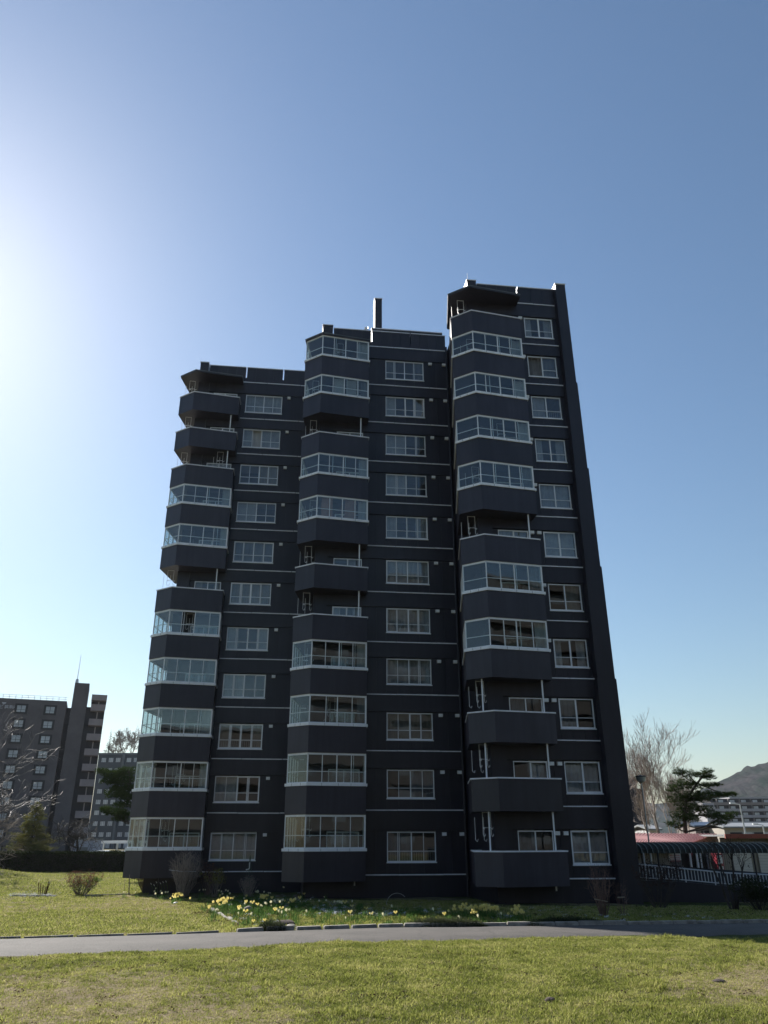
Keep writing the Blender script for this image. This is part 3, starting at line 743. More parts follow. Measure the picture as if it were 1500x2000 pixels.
# balconies at the right end
zb = NBat(195, 1357, NBY).z; xm = (xb0+xb1)/2
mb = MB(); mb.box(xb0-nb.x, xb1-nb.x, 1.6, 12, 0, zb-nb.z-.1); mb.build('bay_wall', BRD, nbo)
mb = MB(); mb.box(xb0-nb.x-.1, xb1-nb.x+.1, -.1, 12, zb-nb.z-1.1, zb-nb.z); mb.build('bay_roof', BAL, nbo)
for k in range(11):
    z = zb - 1.1 - .75 - k*sp*1.02
    mb = MB(); mb.box(xb0-nb.x, xb1-nb.x, 0, .18, z-nb.z-1.25, z-nb.z); mb.box(xb0-nb.x, xb0-nb.x+.15, .18, 1.6, z-nb.z-1.25, z-nb.z); mb.box(xb1-nb.x-.15, xb1-nb.x, .18, 1.6, z-nb.z-1.25, z-nb.z); mb.box(xb0-nb.x+.15, xb1-nb.x-.15, .18, 1.6, z-nb.z-1.25, z-nb.z-1.1)
    mb.build('balcony', BAL, nbo)
    mb = MB(); mb.box(xm-nb.x-.1, xm-nb.x+.12, 1.2, 1.5, z-nb.z, z-nb.z+1.45); mb.build('partition', BAL, nbo)
# roof rail, aerial, lettering
mb = MB(); zz = zr-nb.z
for q in (.35, .75): mb.box(xl-nb.x, xr-nb.x, .3, .36, zz+q, zz+q+.05)
xx = xl-nb.x
while xx < xr-nb.x: mb.box(xx, xx+.07, .3, .37, zz, zz+.8); xx += 1.1
mb.build('roof_rail', mat('pale_rail', (.6, .6, .6), .5, .05), nbo)
mb = MB(); mb.tube((0, 0, 0), (0, 0, 5.6), .07, .03, 6, 0, True); mb.tube((0, 0, 0), (0, 0, .8), .35, .25, 8, 0, True); mb.build('aerial', STEEL, nbo, (xt0-nb.x+.3, 1.2, zt-nb.z))
SIGNM = mat('sign_grey', (.42, .42, .46), .6, .05)
def text(body, size, loc, parent, m, name, rx=R(90), depth=.03, align='LEFT', xs=1.0):
    cu = bpy.data.curves.new(name, 'FONT'); cu.body = body; cu.size = size; cu.extrude = depth; cu.resolution_u = 3; cu.align_x = align
    tmp = bpy.data.objects.new(name, cu); C.objects.link(tmp); dg = bpy.context.evaluated_depsgraph_get(); me = bpy.data.meshes.new_from_object(tmp.evaluated_get(dg))
    bpy.data.objects.remove(tmp); me.materials.clear(); me.materials.append(m)
    o = inst(name, me, parent, loc); o.rotation_euler = (rx, 0, 0); o.scale = (xs, 1, 1); return o
s0 = NBat(9, 1383, NBY); s1 = NBat(26, 1383, NBY)
text('真駒内', .72, (s0.x-nb.x, -.05, s0.z-nb.z), nbo, SIGNM, 'lettering')
s2 = NBat(-3, 1383, NBY); text('ビレ', .85, (s2.x-nb.x, -.05, s2.z-nb.z), nbo, SIGNM, 'lettering')
e0 = NBat(4, 1371.5, NBY); e1 = NBat(12.5, 1371.5, NBY); e2 = NBat(8, 1376.5, NBY)
mb = MB(); cx = (e0.x+e1.x)/2-nb.x; w = (e1.x-e0.x)/2; zt_, zb_ = e0.z-nb.z, e2.z-nb.z
for poly in ([(-w, 0), (w, 0), (w*.8, -.22), (-w*.8, -.22)], [(-w*.3, -.22), (w*.3, -.22), (0.0, zb_-zt_)]):
    n0 = len(mb.v); mb.v += [(cx+p[0], -.08, zt_+p[1]) for p in poly] + [(cx+p[0], 0, zt_+p[1]) for p in poly]; k = len(poly)
    mb.f.append(tuple(range(n0, n0+k))); mb.mi.append(0)
    for i in range(k): j = (i+1) % k; mb.f.append((n0+i, n0+j, n0+k+j, n0+k+i)); mb.mi.append(0)
mb.build('emblem', SIGNM, nbo)

# --- farther grey block between the neighbour and the tower
FY = 240.0; fb = Vector((at(235, 1650, FY).x, FY, -1.0))
fo_ = empty('grey_apartment_block', fb); tag(fo_, 'distant low grey apartment block with rows of small windows behind the pine', 'apartment building')
GRB = mat('blue_grey_render', (.055, .065, .08), .85, .15, .2); GRT = mat('grey_band', (.10, .115, .13), .8, .1, .2)
x0, x1 = at(193, 1474, FY).x-fb.x, at(330, 1474, FY).x-fb.x; zt = at(235, 1474, FY).z-fb.z
mb = MB(); mb.box(x0, x1, 0, 12, 0, zt); mb.build('wall', GRB, fo_); mb = MB(); mb.box(x0-.1, x1, -.2, 12, zt, zt+.5); mb.build('roof', GRT, fo_)
mb = MB(); mb.box(-.62, .62, -.05, 0, -.6, .6, 0)
for x in (-.62, -.03, .55): mb.box(x, x+.07, -.1, -.05, -.6, .6, 1)
FW = mb.mesh('window', [CURTO, WFM])
for k in range(9):
    z = at(235, 1484.5, FY).z-fb.z - k*2.95
    for px in (203, 217, 231, 252, 266, 280, 294):
        inst('window', FW, fo_, (at(px, 1484, FY).x-fb.x, 0, z))
    pass
mb = MB()
for px in (241, 244): pass
mb.box(at(241, 1480, FY).x-fb.x, at(244.5, 1480, FY).x-fb.x, -1.0, 0, 0, zt); mb.build('fin_wall', GRT, fo_)
# trees on the skyline behind it
spruce('skyline_conifer', 'tiny dark conifer on the skyline above the grey block', at(209, 1490, 300), 12, 2.6, 5, NEEDLE, dens=.5)
for i, (px, hh, lab) in enumerate(((221, 8, 'small bare tree on the skyline beside the tiny conifer'), (238, 12, 'largest rounded bare tree on the skyline above the grey block'), (256, 9, 'faint bare tree on the skyline nearest the dark tower'))):
    bare_tree('skyline_tree', lab, at(px, 1492, 300), hh*1.15, 60+i, bark=BARK, lvl=4, r=.3, spread=.75, group='bare trees on the skyline', first=.25, minr=.045)

# --- hedge
HY = atg(150, 1704).y
hx0, hx1 = at(-120, 1680, HY).x, at(262, 1680, HY).x; hz = at(150, 1664, HY).z
def hedge():
    rnd = random.Random(3); t = empty('hedge', ((hx0+hx1)/2, HY, -1.0)); tag(t, 'long dark clipped hedge between lawn and car park', 'hedge')
    w = (hx1-hx0)/2; h = hz+1.0; D = 1.3
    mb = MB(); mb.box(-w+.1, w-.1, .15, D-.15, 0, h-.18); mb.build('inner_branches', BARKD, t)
    fo = MB()
    for _ in range(26000):
        x = rnd.uniform(-w, w); s = rnd.random(); bump = .10*mn.noise(Vector((x*.9, 0, 1)))+.05*mn.noise(Vector((x*3, 0, 5)))
        if s < .68: y = rnd.uniform(0, .22)+bump; z = rnd.uniform(.02, h)
        else: y = rnd.uniform(0, D); z = h+rnd.uniform(-.18, .05)+bump
        leaf_cloud(fo, (x, y, z), (.02, .02, .02), 1, .13, rnd)
    fo.build('foliage', HEDGE, t)
hedge()
# --- car park objects behind the hedge
def car(px, py, Y, m, label, L=4.2):
    p = at(px, py, Y); t = empty('parked_car', (p.x, Y, -1.0)); tag(t, label, 'car', 'cars parked behind the hedge')
    s = (p.z+1.0)/1.5
    prof = [(-L/2, .25), (-L/2, .75), (-L/2+.25, .9), (-L/2+.7, .98), (-L/2+1.3, 1.42), (-L/2+1.7, 1.5), (L/2-1.4, 1.5), (L/2-.6, 1.05), (L/2-.1, .95), (L/2, .7), (L/2, .25)]
    mb = MB(); n = len(prof)
    for y in (0, 1.7):
        mb.v += [(a, y+(0.12 if z_ > 1.1 and y == 0 else (-.12 if z_ > 1.1 else 0)), z_*s) for a, z_ in prof]
    mb.f.append(tuple(range(n))); mb.f.append(tuple(range(2*n-1, n-1, -1))); mb.mi += [0, 0]
    for i in range(n): j = (i+1) % n; mb.f.append((i, j, n+j, n+i)); mb.mi.append(0)
    mb.build('body', m, t)
    wb_ = MB(); wb_.prism([(-L/2+1.25, .02), (L/2-.95, .02), (L/2-.95, .05), (-L/2+1.25, .05)], 1.02*s, 1.4*s); wb_.build('side_window', FRM, t)
    for x in (-L/2+.8, L/2-.8):
        wh = MB(); wh.tube((0, 0, 0), (0, .2, 0), .31, .31, 14, 0, True); w_ = wh.build('wheel', BARKD, t, (x, -.02, .31)); hb = MB(); hb.tube((0, -.01, 0), (0, .02, 0), .17, .17, 10, 0, True); hb.build('rim', STEEL, w_)
WHITECAR = mat('white_car_paint', (.72, .74, .76), .25, .04, 1); BLUECAR = mat('pale_blue_car_paint', (.35, .45, .55), .25, .05, 1)
car(190, 1661.5, HY+9, WHITECAR, 'white car roof showing over the hedge beside the carport')
car(163, 1662.5, HY+7, BLUECAR, 'pale blue car roof showing over the hedge before the light wall', 3.4)
car(222, 1662.3, HY+7, WHITECAR, 'white car under the carport, roof just above the hedge')
CY = HY+14; c0 = at(201, 1642, CY); c1 = at(262, 1642, CY)
cp = empty('carport', (c0.x, CY, -1.0)); tag(cp, 'flat white-framed carport standing behind the hedge', 'carport')
WP = mat('white_painted_steel', (.66, .67, .68), .5, .06, 1)
mb = MB(); mb.box(-.1, c1.x-c0.x, -.1, 4.5, c0.z+1-.25, c0.z+1); mb.build('roof', WP, cp)
for x in (0.05, 2.5, 5.0):
    mb = MB(); mb.box(x, x+.12, 0, .12, 0, c0.z+1-.25); mb.build('post', WP, cp); mb = MB(); mb.box(x, x+.12, 4.2, 4.32, 0, c0.z+1-.25); mb.build('post', WP, cp)
mb = MB(); mb.box(.3, c1.x-c0.x, 4.3, 4.4, .4, 1.6); mb.build('back_panel', GRT, cp)
a = at(146, 1640, CY+6); b = at(183, 1640, CY+6)
sh = empty('storage_shed', ((a.x+b.x)/2, CY+6, -1.0)); tag(sh, 'plain pale blue-grey shed wall left of the carport', 'shed')
w = (b.x-a.x)/2; SHM = mat('pale_blue_grey_siding', (.22, .25, .33), .7, .08, .6)
mb = MB(); mb.box(-w, w, 0, 3, 0, a.z+1); mb.build('wall', SHM, sh); mb = MB(); mb.box(-w-.1, w+.1, -.15, 3.1, a.z+1, a.z+1.12); mb.build('roof', GRT, sh); mb = MB(); mb.box(-.5, .5, -.03, 0, 0, 1.9); mb.build('door', GRT, sh)

# --- trees on the left
b_ = atg(52, 1701); spruce('young_conifer', 'sparse yellow-green young conifer in front of the hedge', b_, at(78, 1568, b_.y).z-b_.z, 2.7, 21, NEEDLE2, dens=2.4, openness=1.1)
PY_ = 56.0; pb = Vector((at(262, 1700, PY_).x, PY_, -1.0))
def P_(px, py, Y, base, rx, ry, rz): q = at(px, py, Y)-base; return (q.x, q.y, q.z, rx, ry, rz)
tp = [(0, 0, -.2)] + [tuple(at(px, py, PY_)-pb) for px, py in ((266, 1650), (258, 1610), (262, 1570), (255, 1530), (252, 1505))]
pad_pine('leaning_pine', 'dark green pine with layered pads reaching left beside the tower', pb, tp,
    [P_(248, 1507, PY_, pb, .8, .8, .28), P_(222, 1513, PY_, pb, .9, .8, .26), P_(200, 1507, PY_, pb, .55, .6, .18), P_(238, 1523, PY_, pb, 1.1, .9, .3), P_(215, 1527, PY_, pb, .8, .7, .22), P_(243, 1540, PY_, pb, 1.0, .9, .3),
     P_(226, 1550, PY_, pb, .9, .8, .3), P_(250, 1557, PY_, pb, .8, .8, .25), P_(245, 1572, PY_, pb, .8, .8, .22), P_(222, 1586, PY_, pb, .9, .8, .24), P_(240, 1590, PY_, pb, .9, .8, .22), P_(206, 1581, PY_, pb, .45, .5, .16), P_(235, 1600, PY_, pb, .6, .6, .15)], 5, NEEDLE, 1.7)
b_ = atg(143, 1703); bare_tree('spreading_bare_tree', 'wide-spreading bare dark tree standing before the hedge and shed', b_, 5.2, 33, lean=(.05, 0), bark=BARKD, lvl=4, r=.16, spread=.95, up_=.10, kids=(3, 4), first=.22, shrink=.74, minr=.012)
b_ = atg(-75, 1716); bare_tree('overhanging_bare_tree', 'bare tree reaching in from the left edge with silvery lit twigs', b_, 9.5, 36, lean=(.18, 0), bark=mat('silvery_bark', (.13, .11, .11), .6, .3, 3), lvl=6, r=.17, spread=.85, up_=.06, kids=(2, 3), first=.25, shrink=.76, minr=.009)
b_ = atg(-60, 1700); bare_tree('bare_garden_tree', 'lower bare tree at the left edge beside the grass mound', b_, 5.6, 41, lean=(.35, 0), bark=BARK, lvl=4, r=.11, spread=.9, up_=.04, kids=(3, 4), first=.2, shrink=.76, minr=.010)
b_ = atg(33, 1703); twig_bush('thicket_shrub', 'reddish bare thicket growing against the left end of the hedge', b_, 2.0, 2.6, 70, 8, TWIG, BROWNLEAF, 160, lsize=.12)
# shrub with russet top on the left lawn
b_ = atg(157, 1749)
t_ = twig_bush('lawn_shrub', 'round russet and green shrub alone on the left lawn', b_, 1.0, 1.9, 60, 12, BARK, REDLEAF, 1500, lsize=.07, leafzone=.35)
lb = MB(); rr_ = random.Random(5)
leaf_cloud(lb, (.1, 0, .45), (.55, .5, .35), 700, .07, rr_); leaf_cloud(lb, (.65, 0, .68), (.30, .3, .12), 320, .06, rr_); lb.build('foliage', GREENLEAF, t_)
b_ = atg(285, 1744); twig_bush('russet_shrub', 'small rounded reddish-brown shrub near the tower corner', b_, 1.15, 1.15, 90, 14, TWIG, REDLEAF, 2200, lsize=.07, leafzone=.55)
b_ = atg(358, 1752); twig_bush('bare_round_bush', 'tall dense bare bush tied with string before the left balcony', b_, 1.85, 1.6, 95, 15, mat('pale_twig', (.30, .24, .20), .85, .3, 5), None, 0, stems=.021, lvl=3)
for ax, (aa, bb) in enumerate((((333, 1699), (383, 1702)),)):
    A = atg(358, 1752); q0 = at(aa[0]-3, aa[1], A.y-.35); q1 = at(bb[0], bb[1], A.y-.35); mb = MB(); o_ = (q0+q1)/2
    mb.path([q0-o_, (q0+q1)/2-o_+Vector((0, -.1, -.03)), q1-o_], .01, 4); tag(mb.build('tie_string', COPING, None, o_), 'pale string tied round the bare round bush', 'string')
b_ = atg(405, 1748); twig_bush('red_stemmed_shrub', 'thin red-stemmed shrub just right of the round bush', b_, 1.35, .8, 24, 16, TWIG, REDLEAF, 500, stems=.018, lsize=.07)
b_ = atg(420, 1752); twig_bush('budding_shrub', 'small yellow-green budding shrub under the lowest left window', b_, 1.15, 1.1, 18, 17, BARK, leafmat('yellow_buds', (.14, .13, .03), (.25, .23, .07), .4, 6), 700, stems=.018, lsize=.075)
b_ = atg(484, 1752); twig_bush('dried_shrub', 'greyish dried flower shrub at the foot of the wire trellis', b_, .8, .9, 45, 18, mat('pale_twig', (.30, .24, .20), .85, .3, 5), mat('dried_flower_heads', (.28, .22, .19), .9, .3, 5), 600, stems=.016, lsize=.06)
# wire obelisk trellis
tr = empty('garden_obelisk', b_); tag(tr, 'slim green wire obelisk with a pale hook against the dark wall', 'trellis')
mb = MB(); H_ = 1.75
for k in range(4):
    a = k*math.pi/2+.4; mb.path([(math.cos(a)*.22, math.sin(a)*.22, 0), (math.cos(a)*.12, math.sin(a)*.12, H_*.6), (0, 0, H_)], .010, 4)
for z in (.4, .8, 1.15):
    rr2 = .22-.1*z/1.05; mb.path([(math.cos(t)*rr2, math.sin(t)*rr2, z) for t in np.linspace(0, 6.283, 13)], .008, 4)
mb.build('frame', mat('green_wire', (.03, .06, .04), .5, .1), tr)
mb = MB(); mb.path([(0, -.05, 1.45), (0, -.05, 1.22), (-.03, -.05, 1.16), (-.16, -.05, 1.14)], .028, 6); mb.build('hook', WP, tr)
# stakes at the bed edge
for px, top, base, lab in ((252, 1708, 1749, 'thicker wooden stake in the lawn before the left corner'), (243, 1718, 1740, 'thin leaning stick beside the wooden stake')):
    b_ = atg(px, base); q = at(px+1, top, b_.y)-b_; mb = MB(); mb.tube((0, 0, -.1), q, .03 if px == 252 else .012, .022 if px == 252 else .008, 6, 0, True); tag(mb.build('garden_stake', BARK, None, b_), lab, 'stake')
b_ = atg(0, 1738); 
A = atg(165, 1751); B = atg(254, 1748); mb = MB(); o_ = (A+B)/2; mb.edge_box((A.x-o_.x, A.y-o_.y), (B.x-o_.x, B.y-o_.y), 0, (B-A).length, 0, .06, -.05, .07); tag(mb.build('bed_edging', KERBM, None, o_), 'thin pale edging strip lying in the left lawn grass', 'edging')
A = atg(22, 1752); B = atg(108, 1753); mb = MB(); o_ = (A+B)/2; mb.edge_box((A.x-o_.x, A.y-o_.y), (B.x-o_.x, B.y-o_.y), 0, (B-A).length, 0, .08, -.05, .10); tag(mb.build('bed_border', KERBM, None, o_), 'stone border of the small flower bed at far left', 'edging')

# ================================================================== RIGHT SIDE OF THE PLACE
# --- mountain and far blocks
MTM, mnt, mb_b = newmat('forested_slope')
n1 = noise_node(mnt, .012, 8, .7, 'World'); n2_ = noise_node(mnt, .09, 4, .7, 'World')
r1 = ramp(mnt, n1.outputs[0], [(.36, (.036, .033, .034)), (.48, (.024, .027, .025)), (.56, (.010, .020, .013))])
r2_ = ramp(mnt, n2_.outputs[0], [(.35, (.55, .55, .55)), (.65, (1.35, 1.3, 1.3))]); mm_ = mnt.nodes.new('ShaderNodeMix'); mm_.data_type = 'RGBA'; mm_.blend_type = 'MULTIPLY'; mm_.inputs[0].default_value = 1
mnt.links.new(r1.outputs[0], mm_.inputs[6]); mnt.links.new(r2_.outputs[0], mm_.inputs[7]); mnt.links.new(mm_.outputs[2], mb_b.inputs['Base Color']); mb_b.inputs['Roughness'].default_value = 1; mb_b.inputs['Specular IOR Level'].default_value = 0
def mountain(name, Y, pts, depth, seed, step):
    """ridge given as photo pixels at distance Y; slopes down towards the viewer"""
    P = [at(px, py, Y) for px, py in pts]; xs = np.arange(P[0].x, P[-1].x, step); rows = 26; V = []; Fc = []
    for x in xs:
        zr_ = np.interp(x, [p.x for p in P], [p.z for p in P])
        for k in range(rows+1):
            f = k/rows; y = Y - depth*(1-f) ; z = -1 + (zr_+1)*(f**1.15) + (mn.noise(Vector((x*.006, y*.006, seed)))*30 + mn.noise(Vector((x*.02, y*.02, seed)))*9)*f*(1-f)*2.4
            z += abs(mn.noise(Vector((x*.13, y*.13, seed))))*9*min(1, f*3)
            V.append((x, y, z))
    n = rows+1
    for i in range(len(xs)-1):
        for k in range(rows): a = i*n+k; Fc.append((a, a+n, a+n+1, a+1))
    me = bpy.data.meshes.new(name); me.from_pydata(V, [], Fc); me.materials.append(MTM); o = bpy.data.objects.new(name, me); C.objects.link(o); tag(o, kind='structure')
mountain('mountain', 1500, [(1290, 1590), (1330, 1568), (1370, 1545), (1405, 1527), (1435, 1512), (1465, 1500), (1500, 1489), (1560, 1468), (1640, 1450), (1750, 1460), (1900, 1520), (2100, 1600)], 700, 2.0, 7)
mountain('hills', 2400, [(900, 1640), (1150, 1600), (1230, 1583), (1265, 1572), (1300, 1568), (1350, 1575), (1420, 1580), (1600, 1600)], 500, 7.0, 14)
mountain('hills', 2600, [(-700, 1600), (-300, 1590), (0, 1610), (190, 1600), (420, 1585), (700, 1600), (950, 1630)], 400, 9.0, 20)

AY = 400.0; ab = Vector((at(1440, 1620, AY).x, AY, -1.0)); ao = empty('far_apartment_slab', ab)
tag(ao, 'long distant apartment slab with grey balcony bands under the mountain', 'apartment building')
ABM = mat('warm_grey_render', (.20, .17, .16), .85, .1, .1); ABL = mat('light_grey_band', (.30, .29, .31), .8, .1, .1)
x0, x1 = at(1385, 1560, AY).x-ab.x, at(1700, 1560, AY).x-ab.x; zt = at(1440, 1560, AY).z-ab.z
mb = MB(); mb.box(x0, x1, 0, 12, 0, zt); mb.build('wall', BRD, ao); mb = MB(); mb.box(at(1424, 1560, AY).x-ab.x, x1-20, -.5, 12, zt, zt+.7); mb.build('roof', ABL, ao)
for k in range(6):
    z = zt-.2-k*2.9; mb = MB(); mb.box(x0, x1, -1.3, 0, z-2.7, z-1.5); mb.build('balcony_band', ABL if k else ABM, ao)
    for q in range(16): xx = x0+3+q*5.6; mb = MB(); mb.box(xx, xx+.35, -1.2, 0, z-1.5, z); mb.build('partition', ABM, ao)
    for q in range(15): xx = x0+4.3+q*5.6; boxi('window', xx, xx+2.3, -.08, 0, z-1.45, z-.35, CURTO, ao)
ab2 = Vector((at(1392, 1600, 380).x, 380, -1)); a2 = empty('white_stepped_block', ab2); tag(a2, 'small white stepped building left of the distant slab behind the pine', 'building')
for i, (pa, pb_, pt) in enumerate(((1372, 1394, 1568), (1378, 1397, 1576))):
    A = at(pa, pt, 380-i*6); B = at(pb_, pt, 380-i*6); mb = MB(); mb.box(A.x-ab2.x, B.x-ab2.x, -i*6, 8, 0, A.z+1); mb.build('wall', ABL, a2)
    for q in range(2): mb = MB(); mb.box(A.x-ab2.x+.4, B.x-ab2.x-.4, -i*6-.06, -i*6, A.z+1-2-2.4*q, A.z+1-1-2.4*q); mb.build('window', FRM, a2)

# --- brown tower behind the birches
TY = 130.0; t0 = at(1218, 1522, TY); t1 = at(1262, 1558, TY); tb = Vector(((t0.x+t1.x)/2, TY, -1)); bt = empty('distant_brown_tower', tb); tag(bt, 'narrow brown apartment tower half hidden behind the birches', 'apartment building')
BTM = mat('rusty_brown_render', (.14, .085, .055), .85, .35, .3)
mb = MB(); mb.box(-9, t1.x-tb.x, 0, 10, 0, at(1255, 1540, TY).z+1); mb.build('wall', BTM, bt); mb = MB(); mb.box(-9, at(1238, 1520, TY).x-tb.x, -1, 8, 0, at(1230, 1521, TY).z+1); mb.build('wall', BRD, bt)
for k in range(5):
    z = at(1250, 1550, TY).z+1-k*2.7; boxi('window', t1.x-tb.x-2.2, t1.x-tb.x-1.0, -.06, 0, z-1.2, z, FRM, bt)

# --- low houses beyond the red roofs
def low_house(name, label, px0, px1, pyt, Y, roofm, wallm, slope=.5, cat='house', wins=3):
    A = at(px0, pyt, Y); B = at(px1, pyt, Y); b = Vector(((A.x+B.x)/2, Y, -1)); w = (B.x-A.x)/2; h = A.z+1; t = empty(name, b); tag(t, label, cat)
    mb = MB(); mb.box(-w+.3, w-.3, 0, 7, 0, h-slope); mb.build('wall', wallm, t)
    mb = MB(); n = 0; v = [(-w, -.6, h-slope), (w, -.6, h-slope), (w, 3.5, h), (-w, 3.5, h), (-w, 7.6, h-slope), (w, 7.6, h-slope)]
    v2 = [(a, b2, c+.18) for a, b2, c in v]; mb.v = v+v2; mb.f = [(0,1,2,3),(3,2,5,4),(6,9,8,7),(9,10,11,8),(0,6,7,1),(1,7,8,2),(2,8,11,5),(5,11,10,4),(4,10,9,3),(3,9,6,0)]; mb.mi = [0]*10; mb.build('roof', roofm, t)
    for q in range(wins): xx = -w+1+(2*w-3)*q/max(1, wins-1); boxi('window', xx, xx+1.6, -.07, 0, h-slope-1.5, h-slope-.5, CURTO if q % 2 else FRM, t)
    return t
BLUER = mat('dark_blue_sheet', (.03, .05, .09), .5, .2, 1); GREYR = mat('grey_roof', (.20, .21, .22), .6, .1, 1); CREAM = mat('cream_siding', (.34, .31, .27), .8, .12, .5)
low_house('blue_roofed_house', 'low house with a dark blue roof behind the pine', 1352, 1402, 1607, 110, BLUER, ABM)
low_house('grey_roofed_house', 'long low house with pale grey roof under the street lamps', 1408, 1560, 1609, 105, GREYR, CREAM, wins=6)
low_house('white_house', 'small pale house half seen between birch trunks', 1262, 1290, 1613, 100, GREYR, mat('white_siding', (.5, .5, .5), .8, .05), wins=2)

# --- red-roofed shop
RY = 47.0; rb = Vector((at(1300, 1650, RY).x, RY, -1.15)); rs = empty('red_roofed_shop', rb); tag(rs, 'low corrugated shop with faded red roof and glazed entrance behind the ramp', 'shop')
REDR = mat('faded_red_roof', (.40, .20, .19), .55, .12, .8); REDF = mat('red_fascia', (.30, .07, .045), .5, .15, 1)
def corrug(name, base_col):
    m, nt, b = newmat(name); g = nt.nodes.new('ShaderNodeNewGeometry'); sx = nt.nodes.new('ShaderNodeSeparateXYZ'); nt.links.new(g.outputs['Position'], sx.inputs[0])
    b.inputs['Base Color'].default_value = (*base_col, 1); b.inputs['Roughness'].default_value = .6; MATS[name] = m; return m
CORR = corrug('beige_siding', (.30, .275, .23))
def corr_wall(x0, x1, y, z0, z1, pitch=.12, depth=.03):
    mb = MB(); x = x0; f = True; pts = []
    while x < x1: pts.append((x, y - (depth if f else 0))); pts.append((x+pitch*.35, y-(depth if f else 0))); f = not f; x += pitch/2
    for a, b in zip(pts[:-1], pts[1:]): mb.quad((a[0], a[1], z0), (b[0], b[1], z0), (b[0], b[1], z1), (a[0], a[1], z1))
    mb.box(x0, x1, y+.01, y+.15, z0, z1); return mb
ridA = at(1180, 1626.5, RY+3.4)-rb; ridB = at(1397, 1629, RY+3.4)-rb; eA = at(1180, 1649, RY-.6)-rb; eB = at(1350, 1646, RY-.6)-rb
mb = MB(); th = Vector((0, 0, -.12))
mb.quad(ridA, ridB, eB, eA); mb.quad(ridA+th, eA+th, eB+th, ridB+th); mb.quad(eA, eB, eB+th, eA+th); mb.quad(ridB, eB, eB+th, ridB+th, 1)
bA = ridA+Vector((0, 4, -.9)); bB = ridB+Vector((0, 4, -.9)); mb.quad(ridA, ridB, bB, bA)
L_ = (ridB-ridA).length
mb.build('roof', [REDR, REDF], rs)
for k in range(34):
    f = k/33; p = ridA.lerp(ridB, f); q = eA.lerp(eB, f); s = MB(); s.tube(p+Vector((0, 0, .02)), q+Vector((0, 0, .02)), .022, .022, 4); s.build('roof_seam', REDR, rs)
for k in range(5):
    f = (k+.5)/5; s = MB(); s.tube(ridA.lerp(eA, f)+Vector((0, 0, .02)), ridB.lerp(eB, f)+Vector((0, 0, .02)), .014, .014, 4); s.build('roof_seam', REDR, rs)
mb = MB(); s0 = ridB+Vector((.02, 0, .02)); s1_ = eB+Vector((.02, 0, .02)); dn = Vector((0, 0, -.45)); o2 = Vector((.08, 0, 0))
mb.quad(s0, s1_, s1_+dn*.4, s0+dn); mb.quad(s0+o2, s1_+o2, s1_+o2+dn*.4, s0+o2+dn); mb.quad(s0, s1_, s1_+o2, s0+o2); mb.build('barge_board', REDF, rs)
wz = at(1300, 1663, RY).z-rb.z
xa, xb = at(1180, 1670, RY).x-rb.x, at(1300, 1670, RY).x-rb.x; xc = at(1328, 1670, RY).x-rb.x; xd = at(1395, 1670, RY).x-rb.x; xe = at(1640, 1670, RY).x-rb.x
mb = MB(); mb.box(xa, xb+.6, -.7, 0, wz-.02, wz+.22); mb.build('soffit', REDF, rs)
corr_wall(xa, at(1305, 1670, RY).x-rb.x, 0, 0, wz).build('wall', CORR, rs)
WB = mat('white_board', (.68, .66, .64), .6, .06, 1); REDT = mat('red_print', (.42, .08, .08), .6, .1)
s_ = empty('wall', (0, 0, 0)); s_.parent = rs
bx0, bx1 = at(1305, 1670, RY).x-rb.x, at(1328, 1670, RY).x-rb.x; bz0, bz1 = at(1315, 1680, RY).z-rb.z, at(1315, 1667, RY).z-rb.z
bpy.data.objects.remove(s_)
mb = MB(); mb.box(bx0, bx1, -.10, -.04, bz0, bz1); sb = mb.build('notice_board', WB, rs)
rnd = random.Random(2)
for k in range(4):
    z = bz1-.07-k*.095; x = bx0+.06
    mb = MB()
    while x < bx1-.1: w = rnd.uniform(.02, .06); mb.box(x, x+w, -.104, -.10, z-.045, z); x += w+.018
    mb.build('print_line', REDT, sb)
mb = MB(); mb.box(bx0-.1, bx1+.15, .3, .4, 0, wz+.3); mb.build('wall', mat('grey_panel', (.17, .17, .18), .7, .1), rs)
mb = MB(); mb.box(bx0+.2, bx1+.1, -.1, -.02, bz0-.42, bz0-.30); mb.build('shelf', WB, rs)
# entrance: dark glass with white posts
mb = MB(); mb.box(xc-.05, xd, .5, .6, 0, wz+.4); mb.build('entrance_recess', mat('dark_recess', (.03, .03, .035), .4, .1), rs)
for px, w_ in ((1347, .10), (1360, .13), (1368, .07), (1381, .05)):
    x = at(px, 1680, RY).x-rb.x; boxi('door_post', x, x+w_, -.05, .08, .0, wz+.1, WP, rs)
mb = MB(); mb.box(at(1347, 1680, RY).x-rb.x, at(1381, 1680, RY).x-rb.x, .2, .23, 0, wz); mb.build('door_glass', GLASS, rs)
corr_wall(at(1383, 1680, RY).x-rb.x, at(1403, 1680, RY).x-rb.x, -.2, 0, wz+.4).build('wall', CORR, rs)
